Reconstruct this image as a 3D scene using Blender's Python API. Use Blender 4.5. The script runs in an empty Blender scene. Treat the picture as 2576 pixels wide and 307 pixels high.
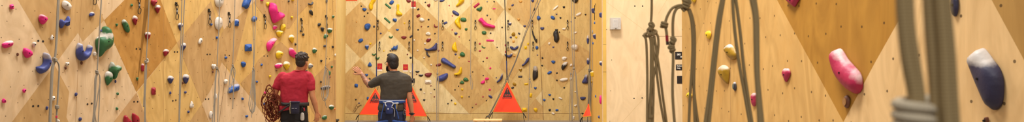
import bpy, bmesh, math, random
from mathutils import Vector, Matrix, Euler, noise
from mathutils.geometry import delaunay_2d_cdt, tessellate_polygon
random.seed(7)
SC = bpy.context.scene
COL = SC.collection
W, H, F = 2576, 307, 1700.0
PITCH = math.radians(1.45)
CAMZ = 1.4
EYE = Vector((0, 0, CAMZ))
FWD = Vector((0, math.cos(PITCH), math.sin(PITCH)))
UPV = Vector((0, -math.sin(PITCH), math.cos(PITCH)))
PI = math.pi

def ray(x, y):
    return Vector((1, 0, 0)) * ((x - W / 2) / F) + UPV * (-(y - H / 2) / F) + FWD

def P(x, y, d):
    """point at distance d (world Y) seen at photograph pixel x, y"""
    r = ray(x, y)
    return EYE + r * (d / r.y)

def proj(p):
    d = Vector(p) - EYE; z = d.dot(FWD)
    return W / 2 + F * d.x / z, H / 2 - F * d.dot(UPV) / z

# ------------------------------------------------------------------ materials
def s2l(c):
    return tuple(((v / 255) / 12.92 if v / 255 <= .04045 else ((v / 255 + .055) / 1.055) ** 2.4) for v in c) + (1,)

MATS = {}
def new_mat(name):
    m = bpy.data.materials.new(name); m.use_nodes = True
    nt = m.node_tree
    return m, nt, nt.nodes['Principled BSDF']

def N(nt, t, **kw):
    n = nt.nodes.new(t)
    for k, v in kw.items():
        setattr(n, k, v)
    return n

def mathn(nt, op, a, b=None, c=None, clamp=False):
    n = N(nt, 'ShaderNodeMath', operation=op, use_clamp=clamp)
    for i, v in enumerate((a, b, c)):
        if v is None: continue
        if isinstance(v, (int, float)): n.inputs[i].default_value = v
        else: nt.links.new(v, n.inputs[i])
    return n.outputs[0]

def mixc(nt, fac, a, b):
    n = N(nt, 'ShaderNodeMix', data_type='RGBA')
    for i, v in ((0, fac), (6, a), (7, b)):
        if isinstance(v, (int, float)): n.inputs[i].default_value = v
        elif isinstance(v, tuple): n.inputs[i].default_value = v
        else: nt.links.new(v, n.inputs[i])
    return n.outputs[2]

def plain(name, rgb, rough=.6, metal=0, noise_amt=.12, scale=40, bump=0):
    if name in MATS: return MATS[name]
    m, nt, b = new_mat(name)
    c = s2l(rgb)
    tc = N(nt, 'ShaderNodeTexCoord')
    nz = N(nt, 'ShaderNodeTexNoise'); nz.inputs['Scale'].default_value = scale
    nz.inputs['Detail'].default_value = 3
    nt.links.new(tc.outputs['Object'], nz.inputs['Vector'])
    dk = tuple(v * (1 - noise_amt * 2) for v in c[:3]) + (1,)
    lt = tuple(min(1, v * (1 + noise_amt)) for v in c[:3]) + (1,)
    nt.links.new(mixc(nt, nz.outputs['Fac'], dk, lt), b.inputs['Base Color'])
    b.inputs['Roughness'].default_value = rough
    b.inputs['Metallic'].default_value = metal
    if bump:
        bp = N(nt, 'ShaderNodeBump'); bp.inputs['Strength'].default_value = bump
        bp.inputs['Distance'].default_value = .01
        nt.links.new(nz.outputs['Fac'], bp.inputs['Height'])
        nt.links.new(bp.outputs[0], b.inputs['Normal'])
    MATS[name] = m
    return m

def wood(name, rgb, tnut=True, contrast=.16, dot=.0066, pitch=.2, stain=.25):
    """plywood laid out in metres through the UV map: vertical grain, stains, a grid of bolt holes"""
    if name in MATS: return MATS[name]
    m, nt, b = new_mat(name)
    c = s2l(rgb)[:3]
    uv = N(nt, 'ShaderNodeTexCoord').outputs['UV']
    mp = N(nt, 'ShaderNodeMapping'); mp.inputs['Scale'].default_value = (2.6, .8, 1)
    mp.inputs['Rotation'].default_value = (0, 0, .12)
    nt.links.new(uv, mp.inputs['Vector'])
    n1 = N(nt, 'ShaderNodeTexNoise'); n1.inputs['Scale'].default_value = 1.6
    n1.inputs['Detail'].default_value = 5; n1.inputs['Distortion'].default_value = 2.6
    nt.links.new(mp.outputs[0], n1.inputs['Vector'])
    mp2 = N(nt, 'ShaderNodeMapping'); mp2.inputs['Scale'].default_value = (1.6, .7, 1)
    nt.links.new(uv, mp2.inputs['Vector'])
    n2 = N(nt, 'ShaderNodeTexNoise'); n2.inputs['Scale'].default_value = 1.5
    n2.inputs['Detail'].default_value = 6; n2.inputs['Roughness'].default_value = .65
    nt.links.new(mp2.outputs[0], n2.inputs['Vector'])
    dk = (c[0] * (1 - contrast), c[1] * (1 - contrast * 1.25), c[2] * (1 - contrast * 1.6), 1)
    lt = (min(1, c[0] * (1 + contrast * .5)), min(1, c[1] * (1 + contrast * .5)), min(1, c[2] * (1 + contrast * .5)), 1)
    r1 = N(nt, 'ShaderNodeMapRange'); r1.inputs[1].default_value = .3; r1.inputs[2].default_value = .7
    nt.links.new(n1.outputs['Fac'], r1.inputs[0])
    col = mixc(nt, r1.outputs[0], dk, lt)
    st = (c[0] * .93, c[1] * .80, c[2] * .60, 1)
    r2 = N(nt, 'ShaderNodeMapRange'); r2.inputs[1].default_value = .5; r2.inputs[2].default_value = .75
    r2.inputs[4].default_value = stain * 2.4
    nt.links.new(n2.outputs['Fac'], r2.inputs[0])
    col = mixc(nt, r2.outputs[0], col, st)
    # short dark flecks of the veneer
    mp3 = N(nt, 'ShaderNodeMapping'); mp3.inputs['Scale'].default_value = (16, 4, 1)
    nt.links.new(uv, mp3.inputs['Vector'])
    n3 = N(nt, 'ShaderNodeTexNoise'); n3.inputs['Scale'].default_value = 1.5; n3.inputs['Detail'].default_value = 3
    nt.links.new(mp3.outputs[0], n3.inputs['Vector'])
    r3 = N(nt, 'ShaderNodeMapRange'); r3.inputs[1].default_value = .6; r3.inputs[2].default_value = .8
    r3.inputs[4].default_value = .25
    nt.links.new(n3.outputs['Fac'], r3.inputs[0])
    col = mixc(nt, r3.outputs[0], col, (c[0] * .75, c[1] * .62, c[2] * .45, 1))
    if tnut:
        sp = N(nt, 'ShaderNodeSeparateXYZ'); nt.links.new(uv, sp.inputs[0])
        v = mathn(nt, 'DIVIDE', sp.outputs[1], pitch)
        row = mathn(nt, 'FLOOR', v)
        u = mathn(nt, 'ADD', mathn(nt, 'DIVIDE', sp.outputs[0], pitch), mathn(nt, 'MULTIPLY', mathn(nt, 'MODULO', row, 2.0), .5))
        fu = mathn(nt, 'SUBTRACT', mathn(nt, 'FRACT', u), .5)
        fv = mathn(nt, 'SUBTRACT', mathn(nt, 'FRACT', v), .5)
        # every hole sits a little off its grid point
        wn = N(nt, 'ShaderNodeTexWhiteNoise', noise_dimensions='2D')
        cb = N(nt, 'ShaderNodeCombineXYZ')
        nt.links.new(mathn(nt, 'FLOOR', u), cb.inputs[0]); nt.links.new(row, cb.inputs[1])
        nt.links.new(cb.outputs[0], wn.inputs['Vector'])
        sc = N(nt, 'ShaderNodeSeparateXYZ'); nt.links.new(wn.outputs['Color'], sc.inputs[0])
        fu = mathn(nt, 'ADD', fu, mathn(nt, 'MULTIPLY_ADD', sc.outputs[0], .3, -.15))
        fv = mathn(nt, 'ADD', fv, mathn(nt, 'MULTIPLY_ADD', sc.outputs[1], .3, -.15))
        d2 = mathn(nt, 'SQRT', mathn(nt, 'ADD', mathn(nt, 'MULTIPLY', fu, fu), mathn(nt, 'MULTIPLY', fv, fv)))
        hole = mathn(nt, 'LESS_THAN', d2, dot / pitch)
        col = mixc(nt, mathn(nt, 'MULTIPLY', hole, .8), col, s2l((70, 45, 22)))
    nt.links.new(col, b.inputs['Base Color'])
    b.inputs['Roughness'].default_value = .55
    b.inputs['Specular IOR Level'].default_value = .25
    MATS[name] = m
    return m

def resin(name, rgb, chalk):
    """moulded climbing-hold resin; chalk = how far climbing chalk has worn onto its upper edge"""
    key = '%s_chalk%d' % (name, chalk)
    if key in MATS: return MATS[key]
    m, nt, b = new_mat(key)
    c = s2l(rgb)
    tc = N(nt, 'ShaderNodeTexCoord')
    nz = N(nt, 'ShaderNodeTexNoise'); nz.inputs['Scale'].default_value = 30; nz.inputs['Detail'].default_value = 4
    nt.links.new(tc.outputs['Object'], nz.inputs['Vector'])
    col = mixc(nt, nz.outputs['Fac'], tuple(v * .8 for v in c[:3]) + (1,), tuple(min(1, v * 1.15) for v in c[:3]) + (1,))
    if chalk:
        sp = N(nt, 'ShaderNodeSeparateXYZ'); nt.links.new(tc.outputs['Generated'], sp.inputs[0])
        n2 = N(nt, 'ShaderNodeTexNoise'); n2.inputs['Scale'].default_value = 9; n2.inputs['Detail'].default_value = 5
        nt.links.new(tc.outputs['Object'], n2.inputs['Vector'])
        a = mathn(nt, 'ADD', sp.outputs[1], mathn(nt, 'MULTIPLY_ADD', n2.outputs['Fac'], .8, -.4))
        if chalk == 5: a = mathn(nt, 'ADD', mathn(nt, 'MULTIPLY', a, .75), mathn(nt, 'MULTIPLY_ADD', sp.outputs[0], .5, -.16))
        if chalk == 4: a = mathn(nt, 'SUBTRACT', .86, mathn(nt, 'MULTIPLY', mathn(nt, 'ABSOLUTE', mathn(nt, 'SUBTRACT', a, .74)), 2.2))
        mr = N(nt, 'ShaderNodeMapRange')
        lo = {1: .66, 2: .54, 3: .40, 4: .52, 5: .56, 6: .68}[chalk]
        mr.inputs[1].default_value = lo; mr.inputs[2].default_value = lo + .2
        mr.inputs[4].default_value = {1: .55, 2: .85, 3: .9, 4: .85, 5: .8, 6: .8}[chalk]
        nt.links.new(a, mr.inputs[0])
        col = mixc(nt, mr.outputs[0], col, s2l((216, 204, 192)))
    nt.links.new(col, b.inputs['Base Color'])
    b.inputs['Roughness'].default_value = .5
    bp = N(nt, 'ShaderNodeBump'); bp.inputs['Strength'].default_value = .25; bp.inputs['Distance'].default_value = .01
    nt.links.new(nz.outputs['Fac'], bp.inputs['Height']); nt.links.new(bp.outputs[0], b.inputs['Normal'])
    MATS[key] = m
    return m

def cord(name, rgb, rgb2, scale=90):
    """braided rope sheath: slanted threads round the tube (UV: along, around)"""
    if name in MATS: return MATS[name]
    m, nt, b = new_mat(name)
    uv = N(nt, 'ShaderNodeTexCoord').outputs['UV']
    sp = N(nt, 'ShaderNodeSeparateXYZ'); nt.links.new(uv, sp.inputs[0])
    a = mathn(nt, 'SINE', mathn(nt, 'ADD', mathn(nt, 'MULTIPLY', sp.outputs[0], scale * 14), mathn(nt, 'MULTIPLY', sp.outputs[1], 12.566)))
    bb = mathn(nt, 'SINE', mathn(nt, 'SUBTRACT', mathn(nt, 'MULTIPLY', sp.outputs[0], scale * 14), mathn(nt, 'MULTIPLY', sp.outputs[1], 12.566)))
    f = mathn(nt, 'MULTIPLY_ADD', mathn(nt, 'MULTIPLY', a, bb), .5, .5)
    nt.links.new(mixc(nt, f, s2l(rgb), s2l(rgb2)), b.inputs['Base Color'])
    b.inputs['Roughness'].default_value = .85
    b.inputs['Specular IOR Level'].default_value = .15
    MATS[name] = m
    return m

# ------------------------------------------------------------------ objects
def mesh_obj(name, verts, faces, mat=None, parent=None, smooth=True, uvs=None, mats=None, midx=None):
    me = bpy.data.meshes.new(name)
    me.from_pydata([tuple(v) for v in verts], [], faces)
    if mats:
        for q in mats: me.materials.append(q)
    elif mat: me.materials.append(mat)
    if midx:
        for p, i in zip(me.polygons, midx): p.material_index = i
    if smooth:
        for p in me.polygons: p.use_smooth = True
    if uvs:
        ul = me.uv_layers.new(name='UVMap')
        for p in me.polygons:
            for li in p.loop_indices:
                ul.data[li].uv = uvs[me.loops[li].vertex_index]
    o = bpy.data.objects.new(name, me)
    COL.objects.link(o)
    if parent is not None:
        o.parent = parent
    return o

def tag(o, label, cat, group=None):
    o['label'] = label; o['category'] = cat
    if group: o['group'] = group
    return o

def empty(name, loc, label, cat, group=None):
    o = bpy.data.objects.new(name, None); COL.objects.link(o)
    o.location = loc; o.empty_display_size = .1
    return tag(o, label, cat, group)

class MB:
    """collects shapes into one mesh"""
    def __init__(s): s.v, s.f, s.uv = [], [], []
    def add(s, vs, fs, uv=None):
        b = len(s.v); s.v += [Vector(v) for v in vs]
        s.f += [tuple(i + b for i in f) for f in fs]
        s.uv += uv if uv else [(0, 0)] * len(vs)
        return s
    def box(s, c, size, rot=None, bevel=0):
        bm = bmesh.new(); bmesh.ops.create_cube(bm, size=1)
        for v in bm.verts: v.co = Vector((v.co.x * size[0], v.co.y * size[1], v.co.z * size[2]))
        if bevel:
            bmesh.ops.bevel(bm, geom=bm.edges[:], offset=bevel, segments=2, affect='EDGES', profile=.5)
        bm.verts.ensure_lookup_table()
        M = (rot.to_matrix() if isinstance(rot, Euler) else rot) if rot is not None else Matrix.Identity(3)
        vs = [Vector(c) + M @ v.co for v in bm.verts]
        fs = [tuple(v.index for v in f.verts) for f in bm.faces]
        bm.free(); return s.add(vs, fs)
    def ell(s, c, r, rot=None, seg=20, rings=12):
        vs, fs = [], []
        M = rot if rot is not None else Matrix.Identity(3)
        for i in range(rings + 1):
            t = PI * i / rings
            for j in range(seg):
                a = 2 * PI * j / seg
                vs.append(Vector(c) + M @ Vector((r[0] * math.sin(t) * math.cos(a), r[1] * math.sin(t) * math.sin(a), r[2] * math.cos(t))))
        for i in range(rings):
            for j in range(seg):
                k = (j + 1) % seg
                fs.append((i * seg + j, (i + 1) * seg + j, (i + 1) * seg + k, i * seg + k))
        return s.add(vs, fs)
    def loft(s, rings, cap=True):
        """rings: lists of equal length, joined one to the next"""
        n = len(rings[0]); vs = [p for r in rings for p in r]; fs = []
        for i in range(len(rings) - 1):
            for j in range(n):
                k = (j + 1) % n
                fs.append((i * n + j, i * n + k, (i + 1) * n + k, (i + 1) * n + j))
        if cap:
            fs.append(tuple(range(n - 1, -1, -1))); fs.append(tuple((len(rings) - 1) * n + j for j in range(n)))
        return s.add(vs, fs)
    def tube(s, pts, rad, seg=8, closed=False, caps=True):
        pts = [Vector(p) for p in pts]
        if not isinstance(rad, (list, tuple)): rad = [rad] * len(pts)
        n = len(pts); vs, fs, uv = [], [], []
        T = []
        for i in range(n):
            if closed: t = pts[(i + 1) % n] - pts[i - 1]
            else: t = pts[min(i + 1, n - 1)] - pts[max(i - 1, 0)]
            T.append(t.normalized() if t.length > 1e-9 else Vector((0, 0, 1)))
        nrm = T[0].orthogonal().normalized()
        L = 0
        rr = [(pts[0], T[0], nrm, rad[0], 0)]
        for i in range(n):
            if i:
                nrm = (nrm - T[i] * nrm.dot(T[i]))
                nrm = nrm.normalized() if nrm.length > 1e-6 else T[i].orthogonal().normalized()
                L += (pts[i] - pts[i - 1]).length
            bn = T[i].cross(nrm)
            for j in range(seg):
                a = 2 * PI * j / seg
                vs.append(pts[i] + (nrm * math.cos(a) + bn * math.sin(a)) * rad[i]); uv.append((L, j / seg))
        m = n if closed else n - 1
        for i in range(m):
            i2 = (i + 1) % n
            for j in range(seg):
                k = (j + 1) % seg
                fs.append((i * seg + j, i * seg + k, i2 * seg + k, i2 * seg + j))
        if not closed and caps:
            fs.append(tuple(range(seg - 1, -1, -1))); fs.append(tuple((n - 1) * seg + j for j in range(seg)))
        return s.add(vs, fs, uv)
    def capsule(s, pts, rad, seg=14):
        """tapered limb with rounded ends"""
        pts = [Vector(p) for p in pts]; P2, R2 = [], []
        t0 = (pts[0] - pts[1]).normalized(); t1 = (pts[-1] - pts[-2]).normalized()
        for a in (.98, .85, .6, .3): P2.append(pts[0] + t0 * rad[0] * a); R2.append(rad[0] * math.sqrt(1 - a * a))
        P2 += pts; R2 += list(rad)
        for a in (.3, .6, .85, .98): P2.append(pts[-1] + t1 * rad[-1] * a); R2.append(rad[-1] * math.sqrt(1 - a * a))
        return s.tube(P2, R2, seg)
    def prism(s, poly, off):
        """closed flat polygon given thickness by the vector off"""
        n = len(poly); vs = [Vector(p) for p in poly] + [Vector(p) + off for p in poly]
        fs = [tuple(range(n)), tuple(range(2 * n - 1, n - 1, -1))]
        fs += [(i, i + n, (i + 1) % n + n, (i + 1) % n) for i in range(n)]
        return s.add(vs, fs)
    def build(s, name, mat, parent=None, smooth=True, origin=None):
        o = Vector(origin) if origin is not None else (parent.matrix_world.translation if False else Vector())
        if parent is not None:
            base = Vector(parent.location)
            if parent.parent is not None: base = base + parent.parent.location
            return mesh_obj(name, [v - base for v in s.v], s.f, mat, parent, smooth, s.uv)
        ob = mesh_obj(name, [v - o for v in s.v], s.f, mat, None, smooth, s.uv)
        ob.location = o
        return ob

def cr(pts, n=6, closed=False):
    """smooth curve through points"""
    pts = [Vector(p) for p in pts]; out = []; m = len(pts)
    rng = range(m) if closed else range(m - 1)
    for i in rng:
        if closed: a, b, c, d = pts[i - 1], pts[i], pts[(i + 1) % m], pts[(i + 2) % m]
        else: a, b, c, d = pts[max(i - 1, 0)], pts[i], pts[i + 1], pts[min(i + 2, m - 1)]
        for k in range(n):
            t = k / n
            out.append(.5 * (2 * b + (c - a) * t + (2 * a - 5 * b + 4 * c - d) * t * t + (3 * b - a - 3 * c + d) * t ** 3))
    if not closed: out.append(pts[-1])
    return out

def autosmooth(o, ang=40):
    for p in o.data.polygons: p.use_smooth = True
    try: o.data.set_sharp_from_angle(angle=math.radians(ang))
    except Exception: pass
    return o

# ------------------------------------------------------------------ walls (planes)
class Plane:
    def __init__(s, o, u, v=None):
        s.o = Vector(o); s.u = Vector(u).normalized(); s.v = Vector(v).normalized() if v is not None else Vector((0, 0, 1))
        n = s.u.cross(s.v).normalized()
        if n.dot(EYE - s.o) < 0: n = -n
        s.n = n
    def hit(s, x, y, off=0):
        r = ray(x, y); o = s.o + s.n * off
        t = (o - EYE).dot(s.n) / r.dot(s.n)
        return EYE + r * t
    def uv(s, p):
        d = p - s.o
        return d.dot(s.u), d.dot(s.v)
    def at(s, u, v, n=0): return s.o + s.u * u + s.v * v + s.n * n
    def mat(s):
        # local axes: x across, y up, z out of the wall, right-handed
        x = s.v.cross(s.n)
        return Matrix((x, s.v, s.n)).transposed()

DB = 22.4
pL0 = P(0, 196.5, 8.5); pL1 = P(845, 196.5, 15.2)
pR0 = P(2576, 196.5, 2.9); pR1 = P(1716, 196.5, 7.1)
WL = Plane((pL0.x, pL0.y, 0), (pL1.x - pL0.x, pL1.y - pL0.y, 0))
WB = Plane((-6, DB, 0), (1, 0, 0))
WR = Plane((pR1.x, pR1.y, 0), (pR0.x - pR1.x, pR0.y - pR1.y, 0))
DP = 10.3
WP = Plane((0, DP, 0), (1, 0, 0))
sn = P(1517, 196.5, DP); sf = P(1487, 196.5, DB)
WS = Plane((sn.x, sn.y, 0), (sf.x - sn.x, sf.y - sn.y, 0))
PL = {'L': WL, 'B': WB, 'R': WR, 'S': WS, 'P': WP}
# ------------------------------------------------------------------ camera
cam = bpy.data.cameras.new('camera'); co = bpy.data.objects.new('camera', cam); COL.objects.link(co)
co.location = EYE; co.rotation_euler = (PI / 2 + PITCH, 0, 0)
cam.sensor_fit = 'HORIZONTAL'; cam.sensor_width = 36; cam.lens = F / W * 36
cam.clip_start = .05; cam.clip_end = 200
cam.dof.use_dof = True; cam.dof.focus_distance = 12.5; cam.dof.aperture_fstop = 4.0
SC.camera = co

# ------------------------------------------------------------------ woods
TONE = {
    'peach': wood('plywood_pale', (220, 190, 151)), 'gold': wood('plywood_golden', (216, 178, 111)),
    'tan': wood('plywood_tan', (196, 158, 106)), 'dark': wood('plywood_dark_stained', (188, 139, 73), contrast=.22),
    'greytan': wood('plywood_smoked', (200, 160, 112)),
    'bgold': wood('back_plywood_golden', (206, 178, 118)), 'bpale': wood('back_plywood_pale', (216, 196, 148)),
    'btan': wood('back_plywood_tan', (196, 162, 104)), 'side': wood('side_plywood', (225, 182, 93)),
    'plain': wood('partition_plywood', (236, 204, 160), tnut=False, contrast=.1, stain=.12),
    'rgold': wood('right_plywood_golden', (213, 168, 101), dot=.008, stain=.35),
    'rdark': wood('right_plywood_dark', (178, 127, 50), dot=.008, stain=.2),
    'rpale': wood('right_plywood_pale', (226, 187, 132), dot=.008, stain=.15),
    'rtan': wood('right_plywood_tan', (199, 156, 91), dot=.008, stain=.15),
    'rbrown': wood('right_plywood_brown', (179, 137, 75), dot=.008, stain=.15),  # browner plywood of the panel at the near end
    'edge': wood('return_plywood', (234, 209, 141), tnut=False), 'seam': plain('joint_dark', (120, 84, 46), .9), 'faint': plain('joint_filled', (190, 146, 92), .9), 'pfaint': plain('joint_filled_pale', (214, 178, 126), .9),  # seam is the dark strip along panel joints
    'hole': plain('bolt_hole_black', (38, 28, 20), .9),
}

def wall(name, pl, u0, u1, v0, v1, base, polys, seams=(), holes=(), thick=.12):
    """plywood wall of one mesh: panel + inlaid diamonds of other tones + joints + drilled hole pairs"""
    mats, idx = [], {}
    def mi(t):
        if t not in idx: idx[t] = len(mats); mats.append(TONE[t])
        return idx[t]
    V, Fc, U, MI = [], [], [], []
    def face(pts, t, uvs=None):
        b = len(V); V.extend(pts); U.extend(uvs or [pl.uv(p) for p in pts])
        Fc.append(tuple(range(b, b + len(pts)))); MI.append(mi(t))
    c = [(u0, v0), (u1, v0), (u1, v1), (u0, v1)]
    face([pl.at(u, v) for u, v in c], base)
    face([pl.at(u, v, -thick) for u, v in reversed(c)], base)
    for i in range(4):
        a, b = c[i], c[(i + 1) % 4]
        face([pl.at(*a), pl.at(*a, -thick), pl.at(*b, -thick), pl.at(*b)], base)
    lay = 0
    for t, pts in polys:
        lay += .0002
        face([pl.hit(x, y) + pl.n * lay for x, y in pts], t)
    lay += .0002
    for (a, b, w, *st) in seams:
        st = st[0] if st else 'seam'
        A, B = pl.hit(*a), pl.hit(*b); d = (B - A).normalized(); s = d.cross(pl.n) * w / 2
        face([A - s + pl.n * lay, B - s + pl.n * lay, B + s + pl.n * lay, A + s + pl.n * lay], st)
    for (x, y, r) in holes:
        c0 = pl.hit(x, y) + pl.n * (lay + .0003)
        face([c0 + pl.u * r * math.cos(a) + pl.v * r * math.sin(a) for a in [2 * PI * k / 10 for k in range(10)]], 'hole')
    o = mesh_obj(name, V, Fc, None, None, False, None, mats, MI)
    ul = o.data.uv_layers.new(name='UVMap')
    for lp in o.data.loops: ul.data[lp.index].uv = U[lp.vertex_index]
    o['kind'] = 'structure'
    return o

pairs = lambda L, r: [(x, y, r) for a, b in L for x, y in (a, b)]
lenL = (Vector((pL1.x, pL1.y)) - Vector((pL0.x, pL0.y))).length
wall('wall_left', WL, -3.2, lenL, 0, 7, 'peach', [
    ('gold', [(404, -80), (404, 0), (445, 108), (345, 232), (372, 307), (400, 420), (845, 420), (845, -80)]),
    ('tan', [(10, -80), (45, 0), (140, 160), (196, 83), (208, 105), (262, 51), (241, 0), (205, -80)]),
    ('dark', [(262, 51), (313, 0), (388, -80), (372, -80), (404, 0), (445, 108), (343, 232)]),
    ('tan', [(137, 163), (174, 231), (167, 295), (195, 360), (-15, 360), (30, 307)]),
    ('greytan', [(343, 233), (372, 307), (395, 365), (235, 365), (286, 307)]),
    ('tan', [(530, 3), (445, 108), (508, 261), (528, 230), (558, 157), (548, 60)]),
    ('peach', [(558, 157), (528, 230), (508, 261), (526, 307), (550, 365), (725, 365), (676, 307), (617, 228), (584, 192)]),
    ('peach', [(538, 0), (548, 36), (563, 74), (640, 4), (700, -80), (500, -80)]),
    ('tan', [(563, 74), (626, 20), (594, 150), (581, 181), (558, 157), (550, 100)]),
    ('tan', [(508, 261), (526, 307), (550, 365), (430, 365), (476, 307)]),
    ('tan', [(638, 6), (690, 75), (728, 71), (751, 38), (790, -4), (850, -80), (690, -80)]),
    ('tan', [(706, 105), (648, 152), (633, 180), (605, 209), (617, 228), (676, 307), (725, 365), (790, 365), (752, 235), (728, 125)]),
    ('tan', [(829, 155), (791, 194), (770, 250), (800, 307), (815, 365), (845, 365), (845, 150)]),
], seams=[((205, 0), (190, 307), .004, 'faint'), ((571, 160), (551, 307), .008), ((411, 0), (411, 307), .003, 'faint'),
          ((837, 0), (843, 307), .008), ((497, 0), (516, 307), .003, 'faint'), ((776, 0), (779, 307), .004, 'faint')],
   holes=pairs([((83, 267), (96, 266.5)), ((96, 102.5), (108, 104)), ((343, 123), (352, 123.5)), ((337, 256), (346, 256)), ((220, 262), (230.5, 260.5)),
                ((439, 130.5), (446, 130.5)), ((521, 137), (528, 136.7)), ((566, 138.5), (576.6, 139.5)), ((664, 141), (672.5, 141)), ((434.5, 253.5), (442, 252)),
                ((517, 249.5), (524.5, 249)), ((579, 248), (589, 248)), ((661.5, 244), (670, 244)), ((821, 147.7), (829, 148))], .014))

# short return face that runs from the left wall back to the far wall
a0 = Vector((pL1.x, pL1.y, 0)); a1 = P(869, 196.5, DB); a1.z = 0
WC = Plane(a0, a1 - a0)
wall('wall_corner', WC, .0, (a1 - a0).length, 0, 7, 'edge', [], thick=.05)

WBl = [('btan', [(907, 4), (978, 75), (907, 147), (868, 106), (860, 50)]),
    ('bpale', [(907, 4), (978, 75), (1051, 3), (1020, -60), (935, -60)]), ('bpale', [(907, 4), (868, 43), (850, 60), (850, -60), (900, -20)]),
    ('bpale', [(977, 78), (906, 148), (990, 237), (1048, 150)]), ('bpale', [(868, 106), (906, 147), (850, 205), (850, 90)]),
    ('btan', [(904, 151), (850, 205), (850, 250), (890, 286), (940, 286), (990, 238)]),
    ('btan', [(1051, 3), (978, 76), (1048, 149), (1123, 74)]),
    ('bpale', [(1051, 3), (1123, 73), (1195, 3), (1150, -60), (1100, -60)]),
    ('bpale', [(1048, 150), (990, 238), (1040, 286), (1071, 280), (1126, 229), (1055, 152)]),
    ('btan', [(1123, 76), (1060, 140), (1126, 228), (1205, 148)]),
    ('btan', [(1248, 2), (1268, 24), (1254, 43), (1235, 20)]), ('bpale', [(1248, 2), (1268, 24), (1290, -8), (1270, -30)]),
    ('bpale', [(1268, 24), (1254, 43), (1225, 90), (1265, 140), (1300, 135), (1325, 75)]),
    ('btan', [(1275, 2), (1273, 24), (1325, 73), (1350, 60), (1350, -40), (1300, -40)]),
    ('btan', [(1126, 228), (1200, 152), (1262, 222), (1182, 287)]),
    ('bpale', [(1126, 228), (1071, 281), (1182, 288)]),
    ('btan', [(1400, 78), (1357, 121), (1357, 150), (1413, 222), (1490, 150), (1490, 135)]),
    ('btan', [(1347, 248), (1327, 272), (1320, 300), (1367, 300), (1367, 268)]), ('bpale', [(1347, 248), (1366, 225), (1366, 268)]),
    ('btan', [(1275, 120), (1320, 155), (1290, 200), (1255, 170)]),
]
wall('wall_back', WB, -.5, 9.4, 0, 7, 'bgold', WBl,
     seams=[((1200, -60), (1203, 285), .006, 'faint'), ((1257, -60), (1262, 285), .004, 'faint'), ((1350, -60), (1367, 302), .016), ((1333, -60), (1330, 300), .006, 'faint'),
            ((915, -60), (915, 285), .004, 'faint'), ((850, 285.5), (1490, 285.5), .012), ((1434, -60), (1433, 302), .006, 'faint'), ((1107, -60), (1104, 285), .004, 'faint')])
lenS = (Vector((sf.x, sf.y)) - Vector((sn.x, sn.y))).length
wall('wall_side', WS, 0, lenS, 0, 7, 'side', [], thick=.05, seams=[((1500, -60), (1500, 302), .02)])
pu = lambda x: WP.uv(WP.hit(x, 150))[0]
wall('wall_partition', WP, sn.x + .0, 4.2, 0, 7, 'plain', [],
     seams=[((1653, 91.2), (1760, 91.2), .006), ((1524, 4), (1626, 80), .004, 'pfaint'), ((1626, 240), (1563, 310), .004, 'pfaint'), ((1657, 34), (1683, -10), .004, 'pfaint')],
     holes=pairs([((1597, 15.4), (1616.5, 15.4)), ((1595, 247.6), (1615.4, 246.6))], .011) + pairs([((1521.5, 228), (1536, 228.5)), ((1524, 151), (1538.6, 151)), ((1526, 74.5), (1541, 75)), ((1519, 305), (1534, 305))], .006))

# near right wall and its end
lenR = (Vector((pR0.x, pR0.y)) - Vector((pR1.x, pR1.y))).length
wall('wall_right', WR, 0, lenR + 1.6, 0, 7, 'rgold', [
    ('rtan', [(1716.2, -120), (1716.2, 215), (1755, 103), (1787, 3), (1825, -120)]),
    ('rdark', [(1885, -130), (1955, 0), (2122, 307), (2200, 160), (2290, 0), (2360, -130)]),
    ('rpale', [(2122, 307), (2200, 160), (2290, 0), (2360, -130), (2420, -130), (2495, 0), (2576, 150), (2700, 380), (2170, 400)]),
    ('rbrown', [(2420, -130), (2495, 0), (2576, 150), (2700, 380), (2760, 380), (2760, -130)]),
], seams=[((1838, -60), (1838, 330), .004, 'faint')])
bb = MB(); e0 = Vector((pR1.x, pR1.y, 0))
bb.add([e0, e0 + Vector((2.2, .35, 0)), e0 + Vector((2.2, .35, 7)), e0 + Vector((0, 0, 7))], [(0, 1, 2, 3)], [(0, 0), (2.2, 0), (2.2, 7), (0, 7)])
o = bb.build('wall_right_return', TONE['edge'], smooth=False); o['kind'] = 'structure'

# padded floor
fm = plain('padded_floor_grey', (150, 140, 128), .8, scale=3)
fl = MB().add([(-11, -3, 0), (6, -3, 0), (6, 23, 0), (-11, 23, 0), (-11, -3, -.1), (6, -3, -.1), (6, 23, -.1), (-11, 23, -.1)],
              [(0, 1, 2, 3), (7, 6, 5, 4), (0, 4, 5, 1), (1, 5, 6, 2), (2, 6, 7, 3), (3, 7, 4, 0)]).build('floor', fm, smooth=False)
fl['kind'] = 'structure'

# ------------------------------------------------------------------ light: warm gym lamps high over the floor, and one added fill
wd = bpy.data.worlds.new('gym_air'); SC.world = wd; wd.use_nodes = True
wd.node_tree.nodes['Background'].inputs[0].default_value = (1, .99, .96, 1)
wd.node_tree.nodes['Background'].inputs[1].default_value = .20
def lamp(name, loc, target, size, power, col=(1, .99, .96), spread=180):
    l = bpy.data.lights.new(name, 'AREA'); l.shape = 'RECTANGLE'; l.size, l.size_y = size; l.energy = power * .55; l.color = col; l.spread = math.radians(spread)
    o = bpy.data.objects.new(name, l); COL.objects.link(o); o.location = loc
    o.rotation_euler = (Vector(target) - Vector(loc)).to_track_quat('-Z', 'Y').to_euler()
lamp('gym_or_fill_lamp', (-2.6, 11.5, 8.5), (-5.4, 11.3, 1.6), (3.5, 1.2), 1000)
lamp('gym_or_fill_lamp', (-4.0, 7.6, 8.5), (-6.6, 8.6, 1.6), (1.5, 1.2), 360, spread=110)
lamp('gym_or_fill_lamp', (-1.5, 16.5, 8.5), (-1.5, 22, 2), (6, 1.2), 1330)
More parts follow.
